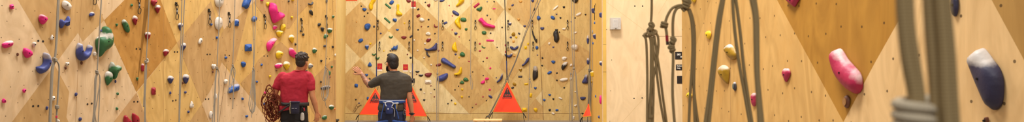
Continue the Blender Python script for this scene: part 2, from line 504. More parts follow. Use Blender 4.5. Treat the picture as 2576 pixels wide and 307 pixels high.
lamp('gym_or_fill_lamp', (0.1, 4.0, 6.5), (2.1, 4.8, 1.5), (2.2, 1.0), 320, spread=110)
lamp('gym_or_fill_lamp', (0.6, 7.2, 7.5), (2.2, 10.3, 1.6), (2.0, 1.0), 470, spread=120)
lamp('gym_or_fill_lamp', (-.2, -1.6, 5.0), (.4, 1.2, .9), (1.6, 1.0), 110, spread=120)  # added fill behind the camera, brightens the near ropes
SC.view_settings.view_transform = 'Standard'; SC.view_settings.look = 'None'
SC.view_settings.exposure = 0; SC.view_settings.gamma = 1; SC.view_settings.use_curve_mapping = False
# ------------------------------------------------------------------ climbing holds
RGB = {'pink': (226, 34, 124), 'red': (158, 24, 42), 'maroon': (122, 32, 38), 'blue': (38, 84, 158), 'navy': (58, 62, 112), 'periwinkle': (66, 76, 140),
       'green': (52, 104, 60), 'yellow': (230, 188, 18), 'mustard': (160, 120, 8), 'white': (222, 212, 198), 'black': (36, 33, 34), 'grey': (132, 128, 126),
       'tan': (212, 156, 76), 'brown': (108, 62, 40), 'orange': (232, 120, 40), 'rose': (176, 30, 72), 'ink': (48, 43, 68), 'charcoal': (62, 58, 66)}
ADJ = {'b': 'rounded', 't': 'teardrop', 'u': 'pointed', 'w': 'wedge', 'r': 'bar', 'm': 'crescent', 'h': 'heart-shaped', 'e': 'egg-shaped', 'k': 'blocky', 'o': 'disc', 'l': 'oblong', 'd': 'half-round'}
def outline(kind, rnd):
    def ell(n, f): return [(f(2 * PI * i / n) * math.cos(2 * PI * i / n), f(2 * PI * i / n) * math.sin(2 * PI * i / n)) for i in range(n)]
    a, b, c = rnd.uniform(0, 6.28), rnd.uniform(0, 6.28), rnd.uniform(.04, .1)
    if kind == 'b': return ell(22, lambda t: .95 + c * math.sin(2 * t + a) + .07 * math.sin(3 * t + b))
    if kind in 'eo': return ell(24, lambda t: 1)
    P_ = {'t': [(-.1, 1), (.5, .93), (.92, .5), (.85, 0), (.45, -.6), (.02, -1), (-.4, -.65), (-.85, -.05), (-.95, .45), (-.6, .9)],
          'u': [(0, 1), (.3, .7), (.75, .1), (.95, -.45), (.65, -.9), (0, -1), (-.65, -.9), (-.95, -.4), (-.7, .15), (-.3, .7)],
          'w': [(-.9, .75), (-.3, 1), (.5, .8), (1, .3), (.8, -.4), (.3, -1), (-.3, -.9), (-.8, -.3), (-1, .3)],
          'r': [(-.97, .7), (-.9, .97), (0, 1), (.9, .97), (.99, .75), (.99, -.75), (.9, -.97), (0, -1), (-.9, -.97), (-.99, -.75)],
          'm': [(-1, .75), (-.8, .95), (-.55, .5), (0, .15), (.55, .5), (.8, .95), (1, .75), (.95, 0), (.6, -.7), (0, -1), (-.6, -.7), (-.95, 0)],
          'h': [(-.85, .8), (-.4, 1), (.1, .8), (.6, .98), (.95, .6), (.8, -.1), (.3, -.75), (0, -1), (-.35, -.8), (-.85, -.1), (-1, .4)],
          'k': [(-.8, .85), (-.2, 1), (.6, .95), (.92, .6), (.97, -.2), (.85, -.85), (.2, -.98), (-.6, -.95), (-.95, -.7), (-1, .3)],
          'l': [(-.97, .3), (-.8, .8), (-.2, 1), (.5, .9), (.9, .5), (1, -.1), (.8, -.75), (.2, -1), (-.5, -.9), (-.9, -.4)],
          'd': [(-1, .55), (-.7, .9), (0, 1), (.7, .9), (1, .55), (.8, -.3), (.4, -.85), (0, -1), (-.4, -.85), (-.8, -.3)]}[kind]
    q = [(x + rnd.uniform(-.05, .05), y + rnd.uniform(-.05, .05), 0) for x, y in P_]
    return [(p.x, p.y) for p in cr(q, 3, True)]

def dome(out, prot, rnd, lip=.25, facet=False):
    """closed solid bulging out of the wall over any outline (list of (x, y) metres); returns verts, faces, height function"""
    n = len(out)
    area = sum(out[i][0] * out[(i + 1) % n][1] - out[(i + 1) % n][0] * out[i][1] for i in range(n)) / 2
    if area < 0: out = out[::-1]
    xs = [p[0] for p in out]; ys = [p[1] for p in out]
    x0, x1, y0, y1 = min(xs), max(xs), min(ys), max(ys)
    V2 = [Vector(p) for p in out]
    def dist(p):
        best = 1e9
        for i in range(n):
            a, b = V2[i], V2[(i + 1) % n]; ab = b - a
            t = max(0, min(1, (p - a).dot(ab) / max(ab.length_squared, 1e-12)))
            best = min(best, (a + ab * t - p).length)
        return best
    def inside(p):
        c = False
        for i in range(n):
            a, b = V2[i], V2[i - 1]
            if (a.y > p.y) != (b.y > p.y) and p.x < (b.x - a.x) * (p.y - a.y) / (b.y - a.y) + a.x: c = not c
        return c
    big = max(x1 - x0, y1 - y0)
    step = max(big / 15, math.sqrt(max((x1 - x0) * (y1 - y0), 1e-9)) / 13)
    pts = []; j = 0
    y = y0 + step * .5
    while y < y1:
        x = x0 + step * (.25 + .5 * (j % 2))
        while x < x1:
            p = Vector((x, y))
            if inside(p):
                d = dist(p)
                if d > step * .35: pts.append((p, d))
            x += step
        y += step * .87; j += 1
    dmax = max([d for _, d in pts] or [min(x1 - x0, y1 - y0) / 2])
    seed = Vector((rnd.uniform(0, 50), rnd.uniform(0, 50), 0))
    def hgt(p, d):
        q = min(1, d / (dmax * .98))
        h = q * .85 + .15 if facet else math.sqrt(max(0, 1 - (1 - q) ** 2))
        h *= 1 + lip * ((p.y - (y0 + y1) / 2) / max(y1 - y0, 1e-6))
        h *= 1 + .16 * noise.noise(Vector((p.x, p.y, 0)) / (big * .35) + seed)
        return prot * h
    # a second outline just inside the first rounds the rim
    ring = []
    c2 = V2 + [p for p, _ in pts]
    edges = [(i, (i + 1) % n) for i in range(n)]
    vo, _, fo, ov, _, _ = delaunay_2d_cdt(c2, edges, [], 1, 1e-6)
    hs = []
    for i, p in enumerate(vo):
        o = ov[i][0] if ov[i] else -1
        d = 0 if (o < n) else pts[o - n][1]
        hs.append(0 if o < n and o >= 0 else hgt(p, d))
    rim = prot * .12
    m = len(vo)
    verts = [Vector((p.x, p.y, hs[i] if hs[i] > 0 else rim)) for i, p in enumerate(vo)]
    faces = []
    for f in fo:
        a, b, c = [vo[i] for i in f[:3]]
        faces.append(tuple(f) if (b - a).cross(c - a) > 0 else tuple(reversed(f)))
    bo = [i for i in range(m) if hs[i] == 0]
    # skirt down to the wall and back face
    loop = [None] * n
    for i in range(m):
        for o in ov[i]:
            if o < n: loop[o] = i
    loop = [i for i in loop if i is not None]
    b0 = len(verts)
    verts += [Vector((vo[i].x, vo[i].y, 0)) for i in loop]
    k = len(loop)
    for i in range(k):
        i2 = (i + 1) % k
        faces.append((loop[i], b0 + i, b0 + i2, loop[i2]))
    faces.append(tuple(b0 + i for i in reversed(range(k))))
    return verts, faces, (lambda p: hgt(Vector(p), dist(Vector(p)))), dmax

HOLDS = []      # things that carry automatic labels: dicts with name object, pixel centre, description, landmark name
def add_hold(wl, x, y, w, h, col, shape, rot=0, chalk=0, lm=None, poly=None, adj=None, k=1.0, bolt=None):
    pl = PL[wl]; rnd = random.Random(int(x * 131 + y * 17))
    if poly:
        x0, x1 = min(p[0] for p in poly), max(p[0] for p in poly); y0, y1 = min(p[1] for p in poly), max(p[1] for p in poly)
        x, y, w, h = (x0 + x1) / 2, (y0 + y1) / 2, x1 - x0, y1 - y0
    c0 = pl.hit(x, y); sc = c0.y / F
    M = pl.mat(); X, Y, Z = M.col[0], M.col[1], M.col[2]
    base = {'B': -.002, 'L': .013, 'R': .006, 'S': .002}[wl]
    if wl == 'S':                               # seen almost edge-on: its width in the picture is mostly how far it stands out
        hh = h * sc; ww = max(w * sc * .95, hh * .55); prot = w * sc * .8 * k
        c = pl.hit(x + w * .35, y) + pl.n * base
        out = [(a * ww / 2, b * hh / 2) for a, b in outline(shape, rnd)]
    else:
        half = min(w, h) / 2 * sc
        if poly: half *= .75
        prot = max(.018, half * (.62 if wl == 'R' else 1.05) * k)
        off = base + prot * (.5 if wl == 'R' else .42)
        cs, sn_ = math.cos(math.radians(rot)), math.sin(math.radians(rot))
        if poly: pp = [(q.x, q.y) for q in cr([(a, b, 0) for a, b in poly], 3, True)]
        else: pp = [(x + (a * w / 2 * cs - b * h / 2 * sn_), y - (a * w / 2 * sn_ + b * h / 2 * cs)) for a, b in outline(shape, rnd)]
        cc = pl.hit(x, y, off); c = cc - pl.n * (off - base)
        out = []
        # what stands out of a wall seen at a slant already adds to its width in the picture
        ex = abs(proj(c0)[0] - proj(c0 + pl.n * prot)[0]); kx = max(.55, 1 - (.75 if wl == 'R' else .45) * ex / w)
        for a, b in pp:
            d = pl.hit(x + (a - x) * kx, b, off) - cc
            out.append((d.dot(X), d.dot(Y)))
    mt = resin(col, RGB[col], chalk)
    vs, fs, hf, dm = dome(out, prot, rnd, .3 if chalk else .15, shape in 'kr' and not poly)
    o = mesh_obj('climbing_hold', vs, fs, mt)
    o.location = c; o.rotation_euler = M.to_euler()
    size = 'tiny' if max(w, h) < 7.6 else 'small' if max(w, h) < 13.6 else 'medium' if max(w, h) < 24 else 'large' if max(w, h) < 60 else 'huge'
    desc = ' '.join(q for q in (size, 'chalky' if chalk >= 2 else '', {'periwinkle': 'violet-blue', 'ink': 'dark navy', 'rose': 'deep pink', 'mustard': 'mustard yellow'}.get(col, col), adj or ADJ[shape], 'hold') if q)
    HOLDS.append(dict(o=o, x=x, y=y, desc=desc, lm=lm, cat='climbing hold', grp=None, wl=wl))
    if bolt is None: bolt = min(w, h) >= 10 and wl != 'S' and shape != 'o'
    if bolt:
        # bolt in its countersunk hole, where the hold is thickest
        bx = [(a, b) for a, b in [(v.x, v.y) for v in vs]]; top = max(vs, key=lambda v: v.z - abs(v.y) * .3 - abs(v.x) * .1)
        mbb = MB(); r = .0075 if wl != 'R' else .006
        mbb.tube([(0, 0, -.01), (0, 0, .0035)], r, 10)
        mbb.tube([(0, 0, .003), (0, 0, .0055)], r * .55, 6)
        bo = mesh_obj('bolt', mbb.v, mbb.f, plain('bolt_black_steel', (44, 38, 34), .45, .6), o, False)
        bo.location = (top.x, top.y, top.z)
    return o

TABLE = '''
L 31 17 12 13 pink k 15
L 110 49 25 24 pink w -10 1 | pink wedge hold with a pale top edge
L 169 13.5 28 20 white l -35 1 | oblong white hold at the top
L 232 36 15 13 periwinkle b 0 2
L 332 13 7 8 green b
L 389 7 18 16 red h 0 0
L 398 23 15 21 red t 0 2
L 341 51 15 24 red t 5 2 | red teardrop hold with a white chalked top
L 294.5 63 7 8 green h
L 318 65.5 15 36 green l 24 1 | tall slanted green hold
L 256 78 7 8 navy b
L 20.5 111.5 32 17 pink l 18 2 | low pink hold with a white back
L 71 134 30 22 pink w -25 0 | plain pink slanted wedge hold
L 87 112 12 14 white t 0 1
L 45 137 7 9 brown o
L 132 94 11 14 white u 0 0
L 239 135.5 9 13 white b 0 1
L 373 90 15 20 red d 0 2
L 418.5 133 16 19 red t -20 2
L 371 153 9 13 white b
L 206 158.5 6.5 9 brown o
L 170 161.5 11 11 white h 0 1
L 165.5 171 6 8.5 brown o 20
L 291 205 5 8 navy e
L 360 170 9 20 red k 0 1
L 346 199 6.5 9 green h
L 388 229.5 13 20 red k 0 0 | blocky red hold on golden wood
L 430.5 200.5 17 20 navy t 0 2
L 62 228 11 11 pink b
L 11 254 12 13 pink b
L 192 237.5 8 10 navy e -20
L 135 247.5 12 12 white k
L 118.7 272 8 10 navy b
L 202.5 300 9 11 navy e -30
L 296.5 236 7.5 8 green b
L 295 273.6 8 8 green b
L 147.5 305 9 9 white b 0 1
L 429 234 6 8 navy b
L 554 2 24 33 white e 0 2 | chalky white egg hold cut by the top
L 551.7 58.5 21 33 white e 0 2 | tall chalky white egg hold
L 455 67 14 19 navy u 180 2
L 532 62 7 6 blue d
L 597 57 13.5 18 blue k 0 1 | chunky blue block hold with rounded top
L 641 48 14 15 blue e -40
L 660 -1 9 8 pink b
L 675 10 10 10 yellow k 20 0
L 693 68.5 14 11 pink b 30 2
L 714 69 15 17 yellow k -10 0 | yellow cube hold under the huge pink one
L 704.5 84.5 18 17 yellow d 0 1
L 735 44 6 7 yellow h
L 727 3 5 5.5 black b
L 737 0 8 6 yellow b
L 783 9.5 13 8 charcoal m 20 0
L 784 32 9 16 black t 30 0 | black fang hold near the top
L 804 62 8 9.5 black e -30
L 812 73 9 9 black w
L 839 42 7 7 green b 0 1
L 831 77 13.5 13 green d 0 2 | chalk-topped dark green half-round hold
L 822.5 3 5 10 charcoal e
L 462.6 118 14 20 navy t -10 2
L 505 103.5 10 16 white l -25 1
L 546.4 95 6 7 blue d
L 627 119.8 20 17.5 blue r 4 0 | square blue block hold
L 569 145 7.5 7.5 blue b
L 735 98 15 21 yellow t 15 2 | chalk-topped yellow teardrop hold
L 704 137 20.5 20.5 yellow b 0 1 | round yellow hold left of the head in red
L 764 87 6 6 black k
L 744 111.6 5 6 black w
L 757 78 5 5 charcoal o
L 792.5 127 13 14 green b 0 2
L 820.6 91 11.5 12.5 green b 0 1
L 818 116 8 7 charcoal b
L 838 118 5.5 6.5 black w
L 812.6 77.5 6 5 black b
L 844 138.5 4 7 white e
L 809 153.5 6 6 black d
L 538.6 168 12 14 white h 0 1
L 536 181 4 6 brown o
L 613.6 162 13 15 blue w 0 0 | blue wedge hold below the square blue block
L 659 163 6.5 6 blue b
L 702 165 20 13 pink l 24 2
L 723 165.5 19 22 yellow t 0 2
L 696 177 4.5 5 brown o
L 680 192 6.5 7 yellow b
L 782.5 166 13 13 grey b 0 2
L 772 179 5.5 5 black b
L 835.7 168.5 5.5 6 green h
L 469 199.4 18 24.5 navy t 0 2 | navy strawberry hold with a white chalked top
L 460.6 208.7 4.5 6.5 brown o
L 569 205 11 13 white b
L 646.8 205.7 6.5 5.5 blue b
L 808 206 5 5 black b
L 820 221 26 10 charcoal l 12 1 | long charcoal hold behind coiled rope
L 830 184 5.5 11 green e
L 830 194 4 5 maroon b
L 467 232.5 7 6.5 navy e 30
L 483.4 263 12 18 white u 0 1 | lone white teardrop hold on golden wood
L 474.7 281.4 6.5 6.5 navy e 40
L 543 242.5 8.5 15 white e 0 1
L 531.6 289 10 19.5 white e 0 1
L 611 248.6 7 7 blue b
L 621.4 292.7 7.5 7 blue b
L 668 234 7 7.5 pink w
L 666.6 262 7 6.5 blue w
L 835 269.6 14 12.5 green b 0 2 | upper chalky green ball hold by the corner
L 842.5 274 4 4 orange b
L 817.6 295.7 14 12.5 green b 0 1 | lower green ball hold by the corner
B 916.5 24 11 9 blue w
B 923.5 67 18 18 blue b 0 0 | round blue boss hold on tan diamond
B 908.7 15.5 4 4 black b
B 925 33 4 4 black k
B 916.5 41 4 4 black k
B 941 67 5.5 6 charcoal o
B 897 55 3.5 4 tan b
B 976 15.5 19 5 green r -40 0 | upper of two slim green bar holds
B 974 51 19.5 5 green r -40 0 | lower of two slim green bar holds
B 985 6 13 9.5 blue l 50
B 993 50 11.5 11 blue b 0 1
B 1027.6 2.5 13 8 maroon d -15
B 1017.6 58.7 5 4.5 yellow h
B 1052 23.6 6 4.5 black r 40
B 1052 75 5 4 black k
B 1070 6 4.5 4 black b
B 1078 49.5 5 4.5 black k
B 1077 67 5 4 black b
B 1060 67 3.5 4 maroon b
B 1079 14 9 9 maroon h 20
B 1052 40 10 7 maroon r 30
B 1061 50 13.5 12 white b 0 1 | round white hold high on tan diamond
B 1096 -1 12 9 white d
B 1095.5 66 11 7 maroon m -30
B 1112 1.5 13 6 navy l 15
B 1130 14 3.5 3.5 rose b
B 1138 40 3.5 3.5 rose b
B 1137.5 75 3.5 3.5 rose b
B 1146 33 20 9 navy l -30 0 | navy pill-shaped hold near the top
B 1120.5 58 10 5.5 navy r 25
B 1166 49.5 15.5 10.5 green l -5 0 | dark green oblong hold right of tall yellow
B 1172.5 74 7.5 6.5 green d
B 1199 13.5 17.5 6 rose r 38 0
B 1207 23 16.5 11 green h 25 0 | green heart-shaped hold near the top
B 957.7 84 4.5 5 navy b
B 999.6 75 8.5 5 blue d
B 978.5 78 4.5 3 yellow d
B 983 93 10.5 7 green m 0 0
B 1016 94.5 14 8 maroon w 5 0
B 1034 92 9 5 charcoal l 45
B 1077 85 13.5 10.5 white b 0 1
B 1094 84.5 4.5 4 black b
B 1078 100.5 14 9 maroon l 40 1
B 907 102 13 9.5 blue l 35
B 932 110 6.5 5.5 yellow h
B 922.8 119 11.5 13.5 blue t 10 1
B 896 106.6 3 3.5 tan b
B 965.7 128 4 3.5 yellow b
B 981.7 128 4 3 black k
B 1102.7 128 5.5 6 maroon h
B 1042 101 4.5 5.5 white b
B 1069 109.6 5.5 5 white b
B 1050.5 127 4.5 5 white b
B 1067 145 5 5 white b
B 1102 110 4 5 white b
B 1025 137 4 4 maroon b
B 1033 145 6.5 5.5 black b
B 999 145 3 3 black b
B 941 137 10.5 7 green m 10
B 949 146 11 9 green m -10
B 1146.6 84 8.5 9 navy b 0 1
B 1155 92.5 3.5 3.5 rose b
B 1163 136.5 14 12 green w 180 0 | dark green wedge hold under yellow fang
B 1146 136.5 5.5 5 navy b
B 1155 145 5 5.5 yellow h
B 1181 101 3.5 3.5 black b
B 930 162 11.5 12 blue u 0 0 | blue dome hold by the waving hand
B 922 189 8.5 7 blue d
B 930 198 6.5 3.5 charcoal l -35
B 895.7 215.7 9.5 9.5 blue k -5
B 904.5 172 5 4 charcoal b
B 895 181 8 5 navy l
B 1032.4 181 4.5 6 white b
B 1050 180.6 11 5.5 black d 0 1
B 1058.8 190 12.5 6.5 black d 0 1
B 1048 187 4 3.5 maroon b
B 1077 189 19 11 maroon d 5 0 | broad maroon hold right of black plate
B 1076.6 206.5 17.5 11 white k 0 1 | white block hold under the broad maroon hold
B 1103 163.5 14 6.5 maroon l 15
B 1084.6 163 5.5 5.5 white b
B 1149 190.6 4 4 black b
B 1153.6 217 3.5 3.5 black b
B 1144.6 226 4 4 black b
B 1092.6 225 4 4 black b
B 1084 216 4 3.5 maroon b
B 1171.5 200 14 10 green w 180
B 1162 207 12.5 9 green u 0
B 1162.6 225 6 6 yellow b
B 1058.5 225 6.5 6 black b
B 1180 154.5 5 3 rose b
B 1189 181 4 3.5 black b
B 895 251 4.5 4 black d
B 903 260 4.5 4 navy h
B 1067 252 6.5 5 black d
B 925 247.5 6 8 blue e
B 1067 234 4 4.5 white b
B 1084 234 4 5 white b
B 1092.6 243.5 4 4 maroon b
B 1162 244 6.5 6.5 yellow w
B 1145 261 6.5 6.5 yellow b
B 1136 252.6 4.5 4.5 black b
B 1127 261 4.5 4 black k
B 1180 243.5 4 4 black b
B 1188.5 270.6 3.5 3.5 black b
B 1101.4 270 3.5 5 white b
B 1197.5 262 3.5 3.5 rose b
B 1225.7 4 4 4 grey b
B 1243 4 4.5 4 black b
B 1243 22 7 3.5 pink r
B 1225.7 39 4.5 4.5 charcoal h
B 1234 48 3.5 3.5 black b
B 1263 69 4.5 4.5 black b
B 1282 23 7 5 mustard d
B 1304.7 49 7 6.5 tan w
B 1309.7 4 9 6 tan d
B 1289.6 13 7.5 4.5 navy l 35
B 1340 2.5 8 7 navy d
B 1344 24 4 9 black e -25
B 1283 60 9 8 navy d 10 2
B 1320 66 7.5 5 navy d
B 1355 45.5 10 11 blue w -20
B 1364 72 10.5 7.5 navy d
B 1398 19.6 17 5.5 white l 42 0 | slanted white spear hold near the top
B 1418.6 18 6.5 5.5 black d
B 1400 36 5 3.5 navy d
B 1390.7 44.6 12 8.5 blue l -30 0 | slanted blue oval hold under the spear hold
B 1410 45 5 5 black w
B 1419 73 9 7 white b 0 0
B 1400 75.5 8 5 black d
B 1447 1 16.5 13 black d 0 0
B 1456 36 16 7 white l 28
B 1473 36.6 4.5 4.5 black b
B 1446.7 45 4 4.5 black b
B 1437 54.7 3.5 4 navy b
B 1217.6 82.5 12 9 green l -5
B 1234 83.5 4.5 5 charcoal b
B 1232.7 102 19 5 pink r -2 0 | slim pink bar hold
B 1207 110 5.5 5 rose b
B 1207 128 6 4.5 rose b
B 1225 146 5 4 rose k
B 1271 114 3.5 5.5 rose b
B 1271.6 130 3.5 5 rose b
B 1216 118.6 11 5 green m -25
B 1250.7 119 3.5 3.5 black b
B 1291.6 86 10.5 10 mustard b 0 0
B 1298.7 94 6 6 yellow w
B 1292 104.6 6.5 6.5 tan k
B 1285 94 6.5 5 navy b 20
B 1306 84.5 7 4.5 charcoal l -35
B 1322.5 120 7 8 yellow k
B 1328.5 111 5.5 7 yellow h
B 1293.6 140 7 6 tan u
B 1350.6 120 8 10 blue b
B 1352 138.5 4 3.5 navy b
B 1364.6 146 5 6 black b
B 1407.6 81 4 4 black b
B 1382 109.6 7 7 white b
B 1392 119 5.5 4 navy d
B 1419.6 147 14.5 10.5 white b 0 0 | knobbly white hold
B 1392 156 11 8 blue w 0
B 1447 82.5 10 5 white l 20
B 1446.4 119 19.5 16.5 white b 0 1 | big round white hold behind the rope
B 1479 99.6 6.5 22 navy e 0 2
B 1479.5 154 7.5 17 navy e 0 2
B 1215.6 154.5 4 4 black b
B 1215.6 190 3.5 3.5 black b
B 1233.4 171.6 5.5 5.5 pink b
B 1232 225.5 6 5.5 pink b
B 1224.7 198.4 10.5 8 pink b
B 1215 207 12.5 9 pink b 20
B 1224.6 206 3.5 3.5 maroon b
B 1248.5 195.6 3.5 3.5 navy b
B 1309.5 176 8.5 10.5 mustard t 10 1
B 1308.7 193 10.5 5 charcoal r
B 1294 212 10 7 mustard l -35
B 1323.8 211.7 10 5 yellow r 8
B 1289.6 220.7 7.5 5 charcoal l 25
B 1346.8 222 7.5 6.5 blue h
B 1364 165 5 4.5 black b
B 1382.7 183 12 7 blue l 28
B 1401 184 5 4 black r 15
B 1401 202 5 4.5 black b
B 1419.4 220.7 5 4.5 black b
B 1418.4 200.7 21 9 white l 12 0 | long white cloud hold
B 1437 164 7.5 7.5 white b
B 1436 198 6 8 white b
B 1503 226 4 4.5 black b
B 1215 243.5 4.5 4 rose b
B 1223.7 253 4 3.5 black b
B 1233.4 243 12 6 navy l -38 1
B 1335.5 240 7 11 yellow k -10
B 1319.5 276.5 13 10 yellow k 0 0 | yellow block hold at the foot of the red gate
B 1347.6 277 10 10.5 yellow w 10
B 1382.7 239 7.5 5.5 blue d
B 1369.4 252 7 6 blue w
B 1401 277 8.5 6 blue b
B 1392 249 5.5 5 black b
B 1383 276.7 7 6.5 black b
B 1410 247.6 10 5 white l -20
B 1391.5 285.7 8.5 5 white l -15
B 1448 231 6 4 white b
B 1448 266 8 6 white h 20
B 1443 296.5 6 9 white k
B 1466.5 248 15 8.5 navy d 0 0 | broad navy hold above small gate
B 1465.5 285.7 5.5 4 black d
S 1492 27 8 12.5 navy d 0
S 1512 38 9 12.5 navy d 0
S 1496 58 4 7 blue b
S 1490.5 80 4.5 9 grey u
S 1496 92 8 13.5 navy t 0 1
S 1492 109 4 6 blue b
S 1490 186 9 13 yellow b 0 1 | yellow hold on the narrow side wall
S 1489 205 5 9 mustard b
S 1511.7 160 7 12 navy t 0 2
S 1498.6 242.5 3.5 7.5 blue b
S 1507 294.7 5.5 8 navy b
S 1511 251 6 22 pink e 0 0 | long pink hold at the partition edge
R 1780.5 88 17 21 yellow d 10 0 | yellow cone hold on the right wall
R 1744 0 14 13 yellow b
R 1835 130.5 29 43 mustard l 38 6 | upper chalky mustard hold on the right wall
R 1820 188 34 50 mustard t 18 1 | lower mustard hold on the right wall
R 1975.5 189.5 25 36 rose t -5 1 | rose teardrop hold on the right wall
R 1992 0 42 34 rose t 10 0
R 1732 240 17 17 yellow b 0 0
R 1847 217.4 9.5 23 charcoal e 0 1
R 1895 250.5 20 35 rose d -8 1
R 2127.5 256 20 33 brown o 0 0
R 2399 12 24 60 ink e 0 0
R 2480 303 14 18 brown e 0 0
'''
for ln in TABLE.strip().split('\n'):
    a, _, lm = ln.partition('|'); q = a.split()
    add_hold(q[0], float(q[1]), float(q[2]), float(q[3]), float(q[4]), q[5], q[6], float(q[7]) if len(q) > 7 else 0, int(q[8]) if len(q) > 8 else 0, lm.strip() or None,
             k=.45 if q[6] == 'o' else .8 if q[0] == 'L' else 1.0)

